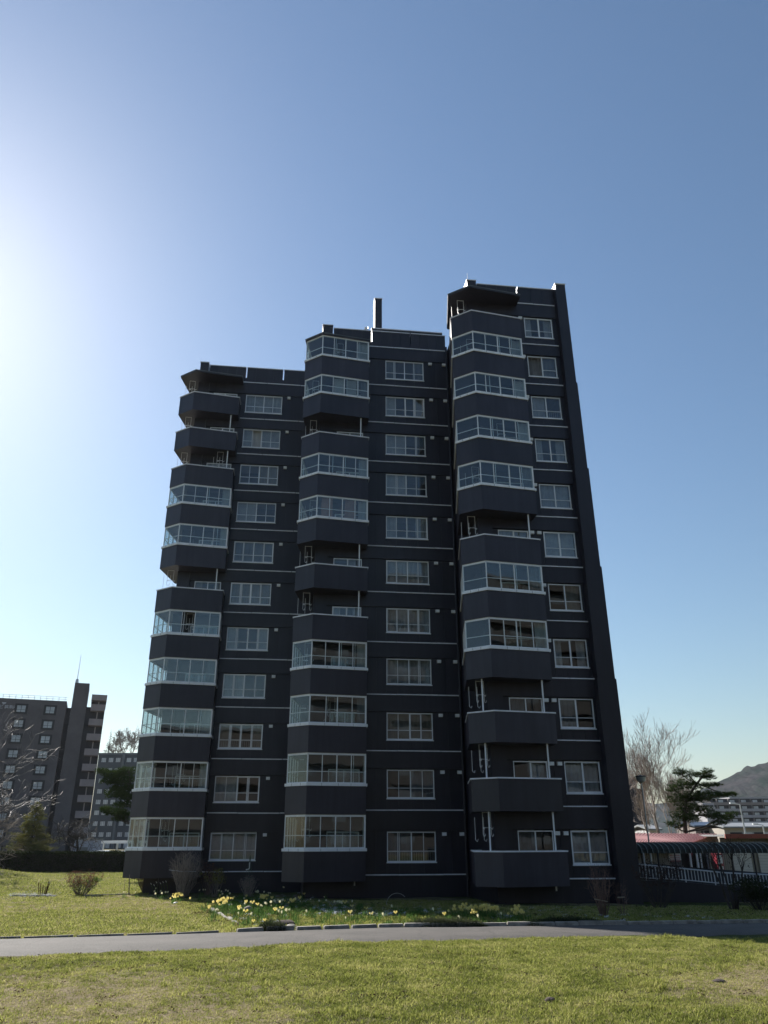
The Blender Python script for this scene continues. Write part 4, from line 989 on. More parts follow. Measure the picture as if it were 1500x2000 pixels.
# right wing with red fascia, shutters
rw = empty('shuttered_wing', rb + Vector((xd+1, 0, 0))); tag(rw, 'beige corrugated building with red fascia band and white roller shutters', 'building')
ox = -(xd+1)
fz1 = at(1450, 1629, RY).z-rb.z; fz0 = at(1450, 1637.5, RY).z-rb.z
x = xd+.35
while x < xe: boxi('fascia_panel', x+ox, x+ox+1.19, -1.1, -1.0, fz0, fz1, REDF if True else REDR, rw); x += 1.2
mb = MB(); mb.box(xd+.35+ox, xe+ox, -1.0, 6, fz1-.12, fz1-.02); mb.build('roof', GREYR, rw)
corr_wall(xd+.3+ox, xe+ox, -.35, 0, fz0+.05).build('wall', CORR, rw)
SHUT = mat('white_roller_shutter', (.66, .63, .58), .6, .06, 1)
for (pa, pb_, pt) in ((1423, 1458, 1664), (1472, 1530, 1659)):
    A = at(pa, pt, RY).x-rb.x+ox; B = at(pb_, pt, RY).x-rb.x+ox; zt_ = at(pa, pt, RY).z-rb.z; n = int(zt_/.14)
    for k in range(n): boxi('shutter_slat', A, B, -.46+(k % 2)*.0, -.40, k*zt_/n, (k+1)*zt_/n-.012, SHUT, rw)
    mb = MB(); mb.box(A-.08, B+.08, -.5, -.38, zt_, zt_+.45); mb.build('shutter_housing', mat('grey_panel', (.17, .17, .18), .7, .1), rw)
# vending machine
v0 = at(1400, 1667, RY-2); v1 = at(1413, 1692, RY-2); vb = Vector(((v0.x+v1.x)/2, RY-2, -1.15)); vm = empty('vending_machine', vb); tag(vm, 'red drinks vending machine standing between entrance and shutter', 'vending machine')
w = (v1.x-v0.x)/2+.05; hv = v0.z-vb.z; mb = MB(); mb.box(-w, w, 0, .7, 0, hv); mb.build('body', mat('red_enamel', (.22, .03, .045), .3, .05), vm)
mb = MB(); mb.box(-w+.05, w-.05, -.02, 0, hv*.52, hv-.08); mb.build('display_window', WB, vm)
for i in range(2):
    for j in range(4): mb = MB(); mb.tube((0, 0, 0), (0, 0, .13), .03, .03, 6, 0, True); mb.build('can', [REDT, BLUECAR, WP, REDF][(i+j) % 4], vm, (-w+.1+j*(2*w-.2)/3, -.05, hv*.56+i*.28))
mb = MB(); mb.box(-w+.08, w-.08, -.03, 0, .2, .38); mb.build('delivery_flap', FRM, vm)

# --- ramp with wall, railing and arched canopy
KY = 36.0
rp = empty('ramp', (at(1370, 1700, KY).x, KY, -1.1)); tag(rp, 'dark-walled access ramp sloping down to the right of the tower', 'ramp')
RO = Vector(rp.location)
pts = [(1225, 1718), (1330, 1722.5), (1420, 1731), (1500, 1737), (1640, 1748)]
PT_ = [at(px, py, KY)-RO for px, py in pts]
mb = MB(); nk = len(PT_)
for a, b in zip(PT_[:-1], PT_[1:]):
    for (y0, y1) in ((0, .2),):
        A0 = Vector((a.x, 0, -.6)); B0 = Vector((b.x, 0, -.6)); mb.quad(A0, B0, Vector((b.x, 0, b.z)), Vector((a.x, 0, a.z)))
        mb.quad(Vector((a.x, .2, a.z)), Vector((b.x, .2, b.z)), Vector((b.x, .2, -.6)), Vector((a.x, .2, -.6))); mb.quad(Vector((a.x, 0, a.z)), Vector((b.x, 0, b.z)), Vector((b.x, .2, b.z)), Vector((a.x, .2, a.z)))
mb.build('side_wall', PAINT, rp)
mb = MB()
for a, b in zip(PT_[:-1], PT_[1:]): mb.quad(Vector((a.x, .2, a.z-.1)), Vector((b.x, .2, b.z-.1)), Vector((b.x, 2.6, b.z-.1)), Vector((a.x, 2.6, a.z-.1)))
mb.build('walkway', mat('ramp_concrete', (.24, .23, .22), .9, .15, 2), rp)
mb = MB()
for a, b in zip(PT_[:-1], PT_[1:]): mb.quad(Vector((a.x, 2.6, a.z-.1)), Vector((b.x, 2.6, b.z-.1)), Vector((b.x, 2.6, b.z+.62)), Vector((a.x, 2.6, a.z+.62))); mb.quad(Vector((a.x, 2.72, a.z-.1)), Vector((b.x, 2.72, b.z-.1)), Vector((b.x, 2.72, b.z+.62)), Vector((a.x, 2.72, a.z+.62))); mb.quad(Vector((a.x, 2.6, a.z+.62)), Vector((b.x, 2.6, b.z+.62)), Vector((b.x, 2.72, b.z+.62)), Vector((a.x, 2.72, a.z+.62)))
mb.build('inner_parapet', mat('blue_grey_parapet', (.06, .066, .085), .8, .15, 1), rp)
RAILM = mat('white_rail_paint', (.60, .62, .66), .45, .06, 1)
rl = empty('ramp_railing', RO + Vector((0, .1, 0))); tag(rl, 'white baluster railing along the ramp right of the tower', 'railing')
topl = [(1225, 1686), (1290, 1692), (1420, 1705), (1500, 1708.5), (1640, 1716)]; TP = [at(px, py, KY)-RO for px, py in topl]
def zi(P, x): return float(np.interp(x, [p.x for p in P], [p.z for p in P]))
mb = MB()
for a, b in zip(TP[:-1], TP[1:]): mb.tube(a, b, .028, .028, 6, 0, True)
mb.build('top_rail', RAILM, rl)
mb = MB()
xs_ = np.linspace(PT_[0].x, PT_[-1].x, 12)
for a, b in zip(xs_[:-1], xs_[1:]): mb.tube((a, 0, zi(PT_, a)+.09), (b, 0, zi(PT_, b)+.09), .02, .02, 6, 0, True)
mb.build('bottom_rail', RAILM, rl)
x = PT_[0].x+.05; k = 0
while x < PT_[-1].x:
    z0 = zi(PT_, x)+(.09 if k % 9 else 0); z1 = zi(TP, x); r = .017 if k % 9 else .026; mb = MB(); mb.tube((0, 0, 0), (0, 0, z1-z0), r, r, 5); mb.build('baluster' if k % 9 else 'rail_post', RAILM, rl, (x, 0, z0)); x += .138; k += 1
cn = empty('arched_canopy', (at(1360, 1655, KY).x, KY+1.2, -1.1)); tag(cn, 'long barrel-vaulted dark green ribbed canopy over the ramp', 'canopy')
CO = Vector(cn.location); ca = at(1215, 1646, KY+1.2).x-CO.x; cb_ = at(1483, 1646, KY+1.2).x-CO.x; zt1 = at(1360, 1645.5, KY+1.2).z-CO.z; ze = at(1360, 1666.5, KY).z-CO.z
DG = mat('dark_green_sheet', (.050, .050, .042), .85, .25, 1, spec=.15); DGR = mat('worn_green_rib', (.20, .22, .20), .5, .2, 2)
half = 1.2; rise = zt1-ze; NS = 10
def arc(t, e=0): a = math.pi*t; return (-math.cos(a)*(half+e), ze+math.sin(a)**.8*(rise+e) if math.sin(a) > 0 else ze)
mb = MB(); ncol = 26; wcol = (cb_-ca)/ncol
for i in range(ncol):
    for sub in range(4):
        xa_, xb_ = ca+wcol*(i+sub/4), ca+wcol*(i+(sub+1)/4); ea, eb = -.045*math.sin(math.pi*sub/4), -.045*math.sin(math.pi*(sub+1)/4)
        for k in range(NS):
            y0, z0 = arc(k/NS, ea); y1, z1 = arc((k+1)/NS, ea); y2, z2 = arc((k+1)/NS, eb); y3, z3 = arc(k/NS, eb)
            mb.quad((xa_, y0, z0), (xa_, y1, z1), (xb_, y2, z2), (xb_, y3, z3))
mb.build('sheet', DG, cn, smooth=False)
mb = MB()
for k in range(NS):
    y0, z0 = arc(k/NS, .012); y1, z1 = arc((k+1)/NS, .012); mb.tube((0, y0, z0), (0, y1, z1), .016, .016, 4)
RIB = mb.mesh('rib', DGR)
for i in range(ncol+1): inst('rib', RIB, cn, (ca+wcol*i, 0, 0))
for px in (1259, 1287, 1320, 1406, 1474):
    x = at(px, 1680, KY).x-CO.x; q = MB(); q.tube((0, 0, 0), (0, 0, ze+.02-(zi(PT_, x+CO.x-RO.x)-0)), .028, .028, 6); q.build('post', BRD if px != 1259 else WP, cn, (x, -half+.05, zi(PT_, x+CO.x-RO.x)))
    if px != 1259: q = MB(); q.tube((0, 0, 0), (0, 0, ze+.1), .028, .028, 6); q.build('post', BRD, cn, (x, half-.05, 0))

# --- street lamps
def lamp(px, ptop, pbase_y, Y, label, r=.05, headw=.36):
    p = at(px, ptop, Y); z0 = gz(p.x, Y)-.05; t = empty('street_lamp', (p.x, Y, z0)); tag(t, label, 'street lamp'); h = p.z-z0
    mb = MB(); mb.tube((0, 0, 0), (0, 0, h-.42), r, r*.7, 8); mb.tube((0, 0, 0), (0, 0, .4), r*1.4, r*1.4, 8, 0, True); mb.build('pole', STEEL, t)
    mb = MB(); n = 18
    for (ra, za, rb_, zb2) in ((.08, h-.06, headw, h-.09), (headw, h-.09, headw*1.02, h-.13), (headw*1.02, h-.13, .2, h-.15), (.0, h-.02, .08, h-.06)):
        for i in range(n):
            a, b = 2*math.pi*i/n, 2*math.pi*(i+1)/n; mb.quad((ra*math.cos(a), ra*math.sin(a), za), (ra*math.cos(b), ra*math.sin(b), za), (rb_*math.cos(b), rb_*math.sin(b), zb2), (rb_*math.cos(a), rb_*math.sin(a), zb2))
    mb.build('shade', FRM, t)
    mb = MB()
    for (ra, za, rb_, zb2) in ((.27, h-.14, .2, h-.34), (.2, h-.34, .07, h-.44)):
        for i in range(n):
            a, b = 2*math.pi*i/n, 2*math.pi*(i+1)/n; mb.quad((ra*math.cos(a), ra*math.sin(a), za), (ra*math.cos(b), ra*math.sin(b), za), (rb_*math.cos(b), rb_*math.sin(b), zb2), (rb_*math.cos(a), rb_*math.sin(a), zb2))
    mb.build('globe', mat('frosted_globe', (.45, .45, .42), .3, .1, 3), t); return t
lamp(1250.5, 1512, 0, 41.5, 'tall street lamp with flat round hood beside the tower edge', .045, .27)
for px, pt, lab in ((1447, 1569, 'distant thin street light pole before the far apartment slab'), (1492, 1610, 'short distant street light pole near the right edge')):
    p = at(px, pt, 95); t = empty('light_pole', (p.x, 95, -1)); tag(t, lab, 'street lamp'); h = p.z+1
    mb = MB(); mb.tube((0, 0, 0), (-.15, 0, h*.98), .13, .07, 7); mb.build('pole', STEEL, t); mb = MB(); mb.tube((-.15, 0, h*.98), (-.9, 0, h*1.0), .05, .05, 6); mb.box(-1.3, -.7, -.15, .15, h*1.0-.05, h*1.0+.1); mb.build('lamp_head', WP, t)

# --- trees on the right
for i, (px, top, lab, wd) in enumerate(((1237, 1447, 'slim bare birch rising right beside the tower wall', .36), (1293, 1438, 'tallest bare white-trunked birch right of the street lamp', .38), (1316, 1510, 'shorter bare birch between the tall birch and the pine', .40), (1272, 1520, 'thin low birch behind the street lamp pole', .5), (1345, 1515, 'bare birch whose thin crown rises behind the pine', .3))):
    Y = 62+i*2.5; b = at(px, 1650, Y); b.z = -1.0; h = at(px, top, Y).z+1
    bare_tree('birch_tree', lab, b, h, 70+i*3, lean=(.03*(-1)**i, 0), bark=BIRCH, lvl=5, r=.13 if i < 2 else .09, spread=wd, up_=.16, kids=(3, 4), first=.28, shrink=.72, twig=mat('birch_twig', (.30, .25, .22), .8, .3, 1.5), minr=.0075, group='bare birches beyond the red roof')
PY2 = 56.0; pb2 = Vector((at(1338, 1650, PY2).x, PY2, -1.05))
tp = [(0, 0, -.2)] + [tuple(at(px, py, PY2)-pb2) for px, py in ((1339, 1625), (1336, 1590), (1341, 1560), (1362, 1530), (1378, 1508))]
PD = [(1381, 1507, .45, .5, .22), (1372, 1515, .75, .7, .22), (1386, 1519, .5, .5, .18), (1345, 1512, .8, .7, .3), (1325, 1508, .5, .5, .3), (1390, 1533, .85, .7, .15), (1362, 1535, 1.0, .8, .26), (1335, 1530, .8, .8, .35), (1318, 1541, .7, .7, .28), (1352, 1553, 1.0, .9, .28),
      (1384, 1552, 1.2, .9, .26), (1412, 1553, .95, .8, .18), (1428, 1551, .45, .5, .12), (1368, 1562, 1.0, .8, .2), (1325, 1560, .9, .8, .35), (1345, 1577, 1.1, .9, .32), (1370, 1580, .8, .7, .22), (1385, 1590, .9, .8, .2), (1408, 1597, 1.0, .8, .18), (1428, 1591, .55, .6, .18), (1405, 1608, .7, .6, .14), (1330, 1594, .9, .8, .3), (1318, 1610, .7, .7, .25), (1350, 1600, .8, .8, .25)]
pad_pine('layered_pine', 'dark pine with flat branches stretching right above the red roof', pb2, tp, [P_(px, py, PY2, pb2, a*.95, b*.95, c) for px, py, a, b, c in PD], 9, NEEDLE, 1.5, r=.2)
for i, (px, w_, lab) in enumerate(((1236, 3.0, 'brown bare undergrowth bush at the tower edge behind the canopy'), (1268, 2.6, 'brown bare bush behind the street lamp above the red roof'), (1300, 2.4, 'bare bush between birch trunks above the red roof'))):
    b = at(px, 1650, 58+i); b.z = -1.0; twig_bush('bare_bush', lab, b, 3.4-i*.3, w_, 80, 90+i, mat('brown_twig', (.13, .09, .07), .9, .3, 2), None, 0, stems=.02, lvl=4)
# --- shrubs by the ramp and dead shrubs in the bed
def shr(name, label, px, py, h, w, n, seed, **k): b = atg(px, py); return twig_bush(name, label, b, h, w, n, seed, **k)
shr('withered_shrub', 'round shrub with dark withered leaves before the railing', 1288, 1776, 1.7, 1.7, 22, 31, m=BARKD, leafm=BROWNLEAF, leaves=900, stems=.018, lsize=.075, lvl=5, leafzone=.45)
b = atg(1436, 1779)
t = empty('bare_lilac', b); tag(t, 'small bare dark tree with upswept limbs before the ramp railing', 'tree')
mb = MB(); rnd = random.Random(8)
for dx, h in ((-.9, 2.1), (-.35, 1.9), (.25, 2.2), (.7, 1.7)):
    p = Vector((dx*.15, rnd.uniform(-.1, .1), 0)); r = .045; q = p
    for k in range(1, 5):
        e = Vector((dx*(.1+.55*(k/4)), rnd.uniform(-.1, .1), h*.7*k/4)); mb.tube(q, e, r, r*.85, 6); q = e; r *= .85
    for _ in range(4): grow(mb, q, (rnd.gauss(0, .5), rnd.gauss(0, .5), 1), .42, .02, 2, rnd, .7, .1, (2, 3), 4, .006, None, .7)
mb.build('trunk', BARKD, t)
lb = MB()
for _ in range(150): x = rnd.uniform(-.9, .9); leaf_cloud(lb, (x, rnd.uniform(-.3, .3), rnd.uniform(1.3, 2.3)), (.1, .1, .1), 1, .07, rnd)
lb.build('buds', BROWNLEAF, t)
shr('evergreen_bush', 'dark rounded evergreen bush at the right edge before the ramp', 1486, 1780, .95, 1.7, 60, 34, m=BARKD, leafm=HEDGE, leaves=4200, lsize=.07, lvl=5, leafzone=.12)
shr('dead_shrub', 'tall dead shrub with tied stems in the shaded bed', 1180, 1791, 1.35, .75, 36, 35, m=mat('dead_stems', (.15, .09, .07), .9, .3, 5), stems=.014, lvl=3)
shr('dead_shrub', 'smaller sparse dead shrub right of the tied one in the shaded bed', 1219, 1790, 1.0, .55, 10, 36, m=TWIG, stems=.010, lvl=3)
for (pa, pb_, lab) in (((1161, 1756), (1187, 1761), 'pale stick tying the tall dead shrub'), ((1206, 1753), (1220, 1752), 'short pale broken branch above the smaller dead shrub')):
    Y = atg(1180, 1791).y-.15; A = at(*pa, Y); B = at(*pb_, Y); o_ = (A+B)/2; mb = MB(); mb.tube(A-o_, B-o_, .018, .012, 5, 0, True); tag(mb.build('tied_stick', mat('pale_wood', (.32, .27, .2), .8, .2), None, o_), lab, 'stick')
# hoop in the lawn
A = atg(757, 1768); mb = MB(); mb.path([(.62*(1-math.cos(t))*.5*1.35-.05, 0, .42*math.sin(t)) for t in np.linspace(0, 2.4, 12)], .009, 4); tag(mb.build('garden_hoop', STEEL, None, A), 'thin wire garden hoop arching over the grass below the middle bay', 'hoop')
# stones and pot in the bed
def rock(px, py, r, m, name, label, cat, flat=.7, cut=False):
    b = atg(px, py); mb = MB(); rnd = random.Random(px); n, k = 12, 7; V = []
    for j in range(k+1):
        for i in range(n):
            th_ = math.pi*j/k; ph = 2*math.pi*i/n; v = Vector((math.sin(th_)*math.cos(ph), math.sin(th_)*math.sin(ph), math.cos(th_)*flat)); v *= r*(1+.18*mn.noise(v*2+Vector((px, 0, 0)))); V.append(tuple(v+Vector((0, 0, r*.25))))
    mb.v = V
    for j in range(k):
        for i in range(n): a = j*n+i; c = j*n+(i+1) % n; mb.f.append((a, c, c+n, a+n)); mb.mi.append(0)
    o = mb.build(name, m, None, b, True); tag(o, label, cat); return o
STONE = mat('weathered_stone', (.26, .22, .20), .9, .3, 8, .5, 30); SOIL = mat('dark_soil', (.055, .04, .035), 1, .35, 8, .8, 40)
rock(484, 1782, .17, STONE, 'round_stone', 'largest round weathered stone at the left of the flower bed', 'stone', .9)
rock(507, 1779, .10, STONE, 'round_stone', 'small round stone just right of the largest round stone', 'stone')
rock(558, 1776, .14, STONE, 'round_stone', 'low grey stone among the pale daffodils', 'stone')
rock(576, 1752, .12, STONE, 'round_stone', 'brown stone at the back of the bed near the tower foot', 'stone')
rock(343, 1766, .11, WB, 'white_stone', 'white stone in the grass below the round bush', 'stone', .5)
for i, (px, py, lab) in enumerate(((518, 1822, 'left of three pale rubble stones in the kerb gap'), (545, 1821, 'middle of three pale rubble stones in the kerb gap'), (568, 1820, 'right of three pale rubble stones in the kerb gap'))):
    b = atg(px, py-1); o = rock(px, py-2, .16, KERBM, 'rubble_stone', lab, 'stone', .6)
o = rock(558, 1812, .24, SOIL, 'soil_heap', 'dark soil clump spilling over the kerb gap', 'soil heap', .45)
o = rock(1405, 1921, .085, SOIL, 'mole_hill', 'brown mole hill in the foreground lawn at the right', 'soil heap', .35)
o = rock(1076, 1958, .07, SOIL, 'mole_hill', 'small dark soil lump in the foreground lawn', 'soil heap', .5)
o = rock(690, 1860, .01, SOIL, 'mole_hill', 'x', 'soil heap'); bpy.data.objects.remove(o)

# ================================================================== FLOWERS
YEL = leafmat('daffodil_yellow', (.78, .64, .14), (.85, .76, .36), .45, 12); PALEY = leafmat('pale_daffodil', (.80, .76, .45), (.85, .82, .62), .45, 12)
STRAP = leafmat('strap_leaf', (.05, .11, .03), (.11, .19, .05), .5, 5)
def strap(mb, p, d, L, w, mi=0):
    d = Vector(d).normalized(); s = d.cross(Vector((0, 0, 1)));
    if s.length < .05: s = Vector((1, 0, 0))
    s = s.normalized()*w; a = Vector(p); m1 = a+Vector((d.x*.3, d.y*.3, 1)).normalized()*L*.6; e = m1+Vector((d.x*.8, d.y*.8, .6)).normalized()*L*.4
    mb.quad(a-s, a+s, m1+s*.8, m1-s*.8, mi); mb.tri(m1-s*.8, m1+s*.8, e, mi)
def daffodil_meshes(seed, nf, fm):
    rnd = random.Random(seed); lv = MB()
    for _ in range(16): strap(lv, (rnd.gauss(0, .04), rnd.gauss(0, .04), 0), (rnd.gauss(0, 1), rnd.gauss(0, 1), 0), rnd.uniform(.16, .28), .006)
    fl = MB()
    for _ in range(nf):
        p = Vector((rnd.gauss(0, .06), rnd.gauss(0, .06), 0)); t = p+Vector((rnd.gauss(0, .03), rnd.gauss(0, .03), rnd.uniform(.22, .31))); lv.tube(p, t, .004, .003, 3)
        f = Vector((rnd.gauss(0, .5), -1+rnd.gauss(0, .3), .15)).normalized(); a = f.orthogonal().normalized(); b = f.cross(a)
        for k in range(6):
            an = k*math.pi/3; r = a*math.cos(an)+b*math.sin(an); s = a*-math.sin(an)+b*math.cos(an); fl.quad(t, t+r*.022+s*.014, t+r*.046, t+r*.022-s*.014)
        fl.tube(t, t+f*.028, .010, .016, 7)
    return lv.mesh('leaves', STRAP), fl.mesh('blossoms', fm)
DY = [daffodil_meshes(i, 3, YEL) for i in range(3)]; DP = [daffodil_meshes(10+i, 2, PALEY) for i in range(3)]
rnd = random.Random(77)
CL = [ # label, list of pixels, kind
 ('yellow daffodils at the foot of the bare round bush', [(340, 1760), (347, 1758), (352, 1760), (336, 1763)], DY),
 ('bright yellow daffodils in the row left of the round stone', [(423, 1775), (430, 1773), (438, 1772), (446, 1770), (434, 1777)], DY),
 ('pale daffodils scattered in the grass near the tower corner', [(241, 1752), (266, 1752), (308, 1752), (314, 1756), (322, 1754), (305, 1745)], DP),
 ('cream daffodils along the back of the bed under the left window', [(391, 1750), (396, 1748), (424, 1749), (437, 1750), (443, 1752), (446, 1758)], DP),
 ('yellow daffodil group just right of the dried shrub', [(508, 1765), (515, 1764), (512, 1768)], DY),
 ('small pale daffodils in a line at the tower foot', [(499, 1752), (505, 1753), (512, 1753), (524, 1753)], DP),
 ('creamy daffodils in the middle of the bed', [(537, 1773), (543, 1772), (549, 1773), (540, 1778)], DP),
 ('single yellow daffodils beside the low grey stone', [(569, 1773), (567, 1776)], DY),
 ('pale daffodils standing alone below the middle bay', [(635, 1771), (653, 1775), (662, 1775)], DP),
 ('cream daffodils above the dark soil clump', [(547, 1797), (553, 1799), (558, 1795)], DP),
 ('long row of yellow daffodils in the bed right of centre', [(885, 1793), (898, 1793), (905, 1791), (912, 1793), (923, 1792), (932, 1791), (938, 1790), (946, 1791), (955, 1793), (960, 1794), (963, 1796), (922, 1802)], DY),
 ('yellow daffodils at the right end of the sunlit bed', [(1002, 1800), (1008, 1797), (1013, 1798), (1019, 1800)], DY),
]
for lab, pts, kind in CL:
    for px, py in pts:
        for q in range(1 if kind is DP else 2):
            b = atg(px+rnd.uniform(-2.5, 2.5)*q, py+rnd.uniform(-1, 1)*q+2); e = empty('daffodil', b, rnd.uniform(-.5, .5)); sc__ = rnd.uniform(.9, 1.2); e.scale = (sc__,)*3; tag(e, lab, 'flower', lab)
            lv, fl = rnd.choice(kind); inst('leaves', lv, e); inst('blossoms', fl, e)
# white tubular buds by the dark corner
b = atg(312, 1748); e = empty('snowflake_plant', b); tag(e, 'curved white flower stems against the dark left corner', 'flower')
mb = MB(); mb2 = MB()
for i in range(6): x = -.35+i*.14+rnd.uniform(-.03, .03); h = rnd.uniform(.35, .6); mb.path([(x, 0, 0), (x-.03, 0, h*.6), (x-.10, 0, h)], .008, 4); mb2.tube((x-.10, 0, h), (x-.15, 0, h+.07), .018, .008, 5)
mb.build('stems', STRAP, e); mb2.build('blossoms', WB, e)
b = atg(83, 1749); e = empty('pink_tulip_plant', b); tag(e, 'pinkish stalks with cream heads in the small far-left bed', 'flower'); mb = MB(); mb2 = MB()
for i in range(8): x = rnd.uniform(-.3, .3); h = rnd.uniform(.35, .65); mb.path([(x*.6, 0, 0), (x, 0, h)], .02, 4); mb2.tube((x, 0, h), (x, 0, h+.12), .05, .03, 6, 0, True) if i % 3 == 0 else None
mb.build('stems', REDLEAF, e); mb2.build('blossoms', PALEY, e)

# creeping plants over the kerb
def mound(label, px, py, w, h, n, m, seed):
    b = atg(px, py); e = empty('creeping_plant', b); tag(e, label, 'plant'); rnd = random.Random(seed); mb = MB()
    for _ in range(n):
        x = rnd.uniform(-1, 1); y = rnd.uniform(-1, 1)
        if x*x+y*y > 1: continue
        z = h*(1-(x*x+y*y))**.5*(.75+.5*mn.noise(Vector((x*4, y*4, seed)))); p = Vector((x*w, y*.28+.05, max(0, z*rnd.uniform(.3, 1)))); d = Vector((x*.4+rnd.gauss(0, .3), y-.2+rnd.gauss(0, .3), .7)).normalized(); s = d.orthogonal().normalized()*.006; mb.tri(p-s, p+s, p+d*.06)
    mb.build('foliage', m, e)
CRP = leafmat('heathery_foliage', (.030, .042, .022), (.085, .095, .055), .3, 4)
mound('wide grey-green cushion plant hanging over the kerb right of centre', 871, 1813, 1.0, .26, 9000, CRP, 1)
mound('small dark green cushion plant left of the soil clump', 530, 1821, .34, .26, 3500, CRP, 2)
mound('shaded dark cushion plant over the kerb before the dead shrub', 1110, 1809, .95, .24, 8000, CRP, 3)
mound('low cushion plant over the kerb between the two wide ones', 1040, 1811, .32, .15, 2200, CRP, 4)

# ================================================================== GRASS (uncountable: instanced clumps)
def blade_mesh(name, seed, n, rad, h, w, mats, dryfrac=0.0):
    rnd = random.Random(seed); mb = MB()
    for _ in range(n):
        p = Vector((rnd.gauss(0, rad*.5), rnd.gauss(0, rad*.5), -.01)); a = rnd.uniform(0, 6.283); l = rnd.uniform(.1, .75); hh = h*rnd.uniform(.55, 1.15)
        d = Vector((math.cos(a)*l, math.sin(a)*l, 1)).normalized(); s = Vector((-math.sin(a), math.cos(a), 0))*w*rnd.uniform(.7, 1.2); mi = 1 if rnd.random() < dryfrac else 0
        m1 = p+d*hh*.55; e = m1+(d+Vector((math.cos(a)*.6, math.sin(a)*.6, -.25))).normalized()*hh*.5; mb.quad(p-s, p+s, m1+s*.75, m1-s*.75, mi); mb.tri(m1-s*.75, m1+s*.75, e, mi)
    me = mb.mesh(name, mats); o = bpy.data.objects.new(name, me); return o
def grassmat(name, stops, trans):
    m = bpy.data.materials.new(name); m.use_nodes = True; nt = m.node_tree
    for n in list(nt.nodes): nt.nodes.remove(n)
    o = nt.nodes.new('ShaderNodeOutputMaterial'); mx = nt.nodes.new('ShaderNodeMixShader'); mx.inputs[0].default_value = trans
    d = nt.nodes.new('ShaderNodeBsdfDiffuse'); t = nt.nodes.new('ShaderNodeBsdfTranslucent'); na = noise_node(nt, 1.3, 5, .7, 'World'); nb_ = noise_node(nt, 17, 2, .7, 'World'); n = nt.nodes.new('ShaderNodeMix'); n.data_type = 'FLOAT'; n.inputs[0].default_value = .45; nt.links.new(na.outputs[0], n.inputs[2]); nt.links.new(nb_.outputs[0], n.inputs[3]); r = ramp(nt, n.outputs[0], stops)
    nt.links.new(r.outputs[0], d.inputs[0]); nt.links.new(r.outputs[0], t.inputs[0]); nt.links.new(d.outputs[0], mx.inputs[1]); nt.links.new(t.outputs[0], mx.inputs[2]); nt.links.new(mx.outputs[0], o.inputs[0]); return m
GRN = grassmat('grass_blade', [(.36, (.085, .110, .026)), (.5, (.25, .275, .065)), (.64, (.46, .425, .17))], .6)
STR = grassmat('straw_blade', [(.3, (.30, .25, .13)), (.7, (.55, .48, .30))], .35)
WHF = mat('pale_blue_petals', (.55, .58, .66), .8, .2, 10)
def scatter(name, pts, scl, rots, proto, kind='stuff'):
    me = bpy.data.meshes.new(name); me.from_pydata(pts, [], []); a = me.attributes.new('scl', 'FLOAT', 'POINT'); a.data.foreach_set('value', scl); b = me.attributes.new('rot', 'FLOAT', 'POINT'); b.data.foreach_set('value', rots)
    o = bpy.data.objects.new(name, me); C.objects.link(o); tag(o, kind=kind)
    ng = bpy.data.node_groups.new(name, 'GeometryNodeTree'); ng.interface.new_socket('Geometry', in_out='INPUT', socket_type='NodeSocketGeometry'); ng.interface.new_socket('Geometry', in_out='OUTPUT', socket_type='NodeSocketGeometry')
    N = ng.nodes; Lk = ng.links; gi = N.new('NodeGroupInput'); go = N.new('NodeGroupOutput'); ip = N.new('GeometryNodeInstanceOnPoints'); oi = N.new('GeometryNodeObjectInfo'); oi.inputs[0].default_value = proto
    s = N.new('GeometryNodeInputNamedAttribute'); s.data_type = 'FLOAT'; s.inputs[0].default_value = 'scl'; r = N.new('GeometryNodeInputNamedAttribute'); r.data_type = 'FLOAT'; r.inputs[0].default_value = 'rot'
    cx = N.new('ShaderNodeCombineXYZ'); Lk.new(r.outputs[0], cx.inputs[2]); Lk.new(gi.outputs[0], ip.inputs['Points']); Lk.new(oi.outputs['Geometry'], ip.inputs['Instance']); Lk.new(cx.outputs[0], ip.inputs['Rotation'])
    cs = N.new('ShaderNodeCombineXYZ')
    for i in range(3): Lk.new(s.outputs[0], cs.inputs[i])
    Lk.new(cs.outputs[0], ip.inputs['Scale']); Lk.new(ip.outputs[0], go.inputs[0])
    md = o.modifiers.new('scatter', 'NODES'); md.node_group = ng; return o
def gzn(x, y): return gz(x, y) + .035*mn.noise(Vector((x*.5, y*.5, 0))) + .030*mn.noise(Vector((x*1.9, y*1.9, 4)))
rnd = random.Random(99)
FN = [blade_mesh('blades', i, 15, .055, .046, .0034, [GRN, STR], .10) for i in range(3)]
FS = [blade_mesh('straw', 10+i, 13, .06, .032, .0034, [STR, GRN], .25) for i in range(2)]
FL = [blade_mesh('tall_blades', 20+i, 22, .09, .15, .0055, [GRN, STR], .08) for i in range(2)]
MD = [blade_mesh('mid_blades', 30+i, 18, .14, .085, .0075, [GRN, STR], .12) for i in range(2)]
MS = [blade_mesh('mid_straw', 40+i, 16, .15, .055, .0075, [STR, GRN], .3) for i in range(2)]
lists = {}
def put(key, x, y, s):
    lists.setdefault(key, ([], [], [])); a = lists[key]; a[0].append((x, y, gzn(x, y))); a[1].append(s); a[2].append(rnd.uniform(0, 6.283))
def fov(x, y, mg=.6): return abs(x) < y*.53+mg
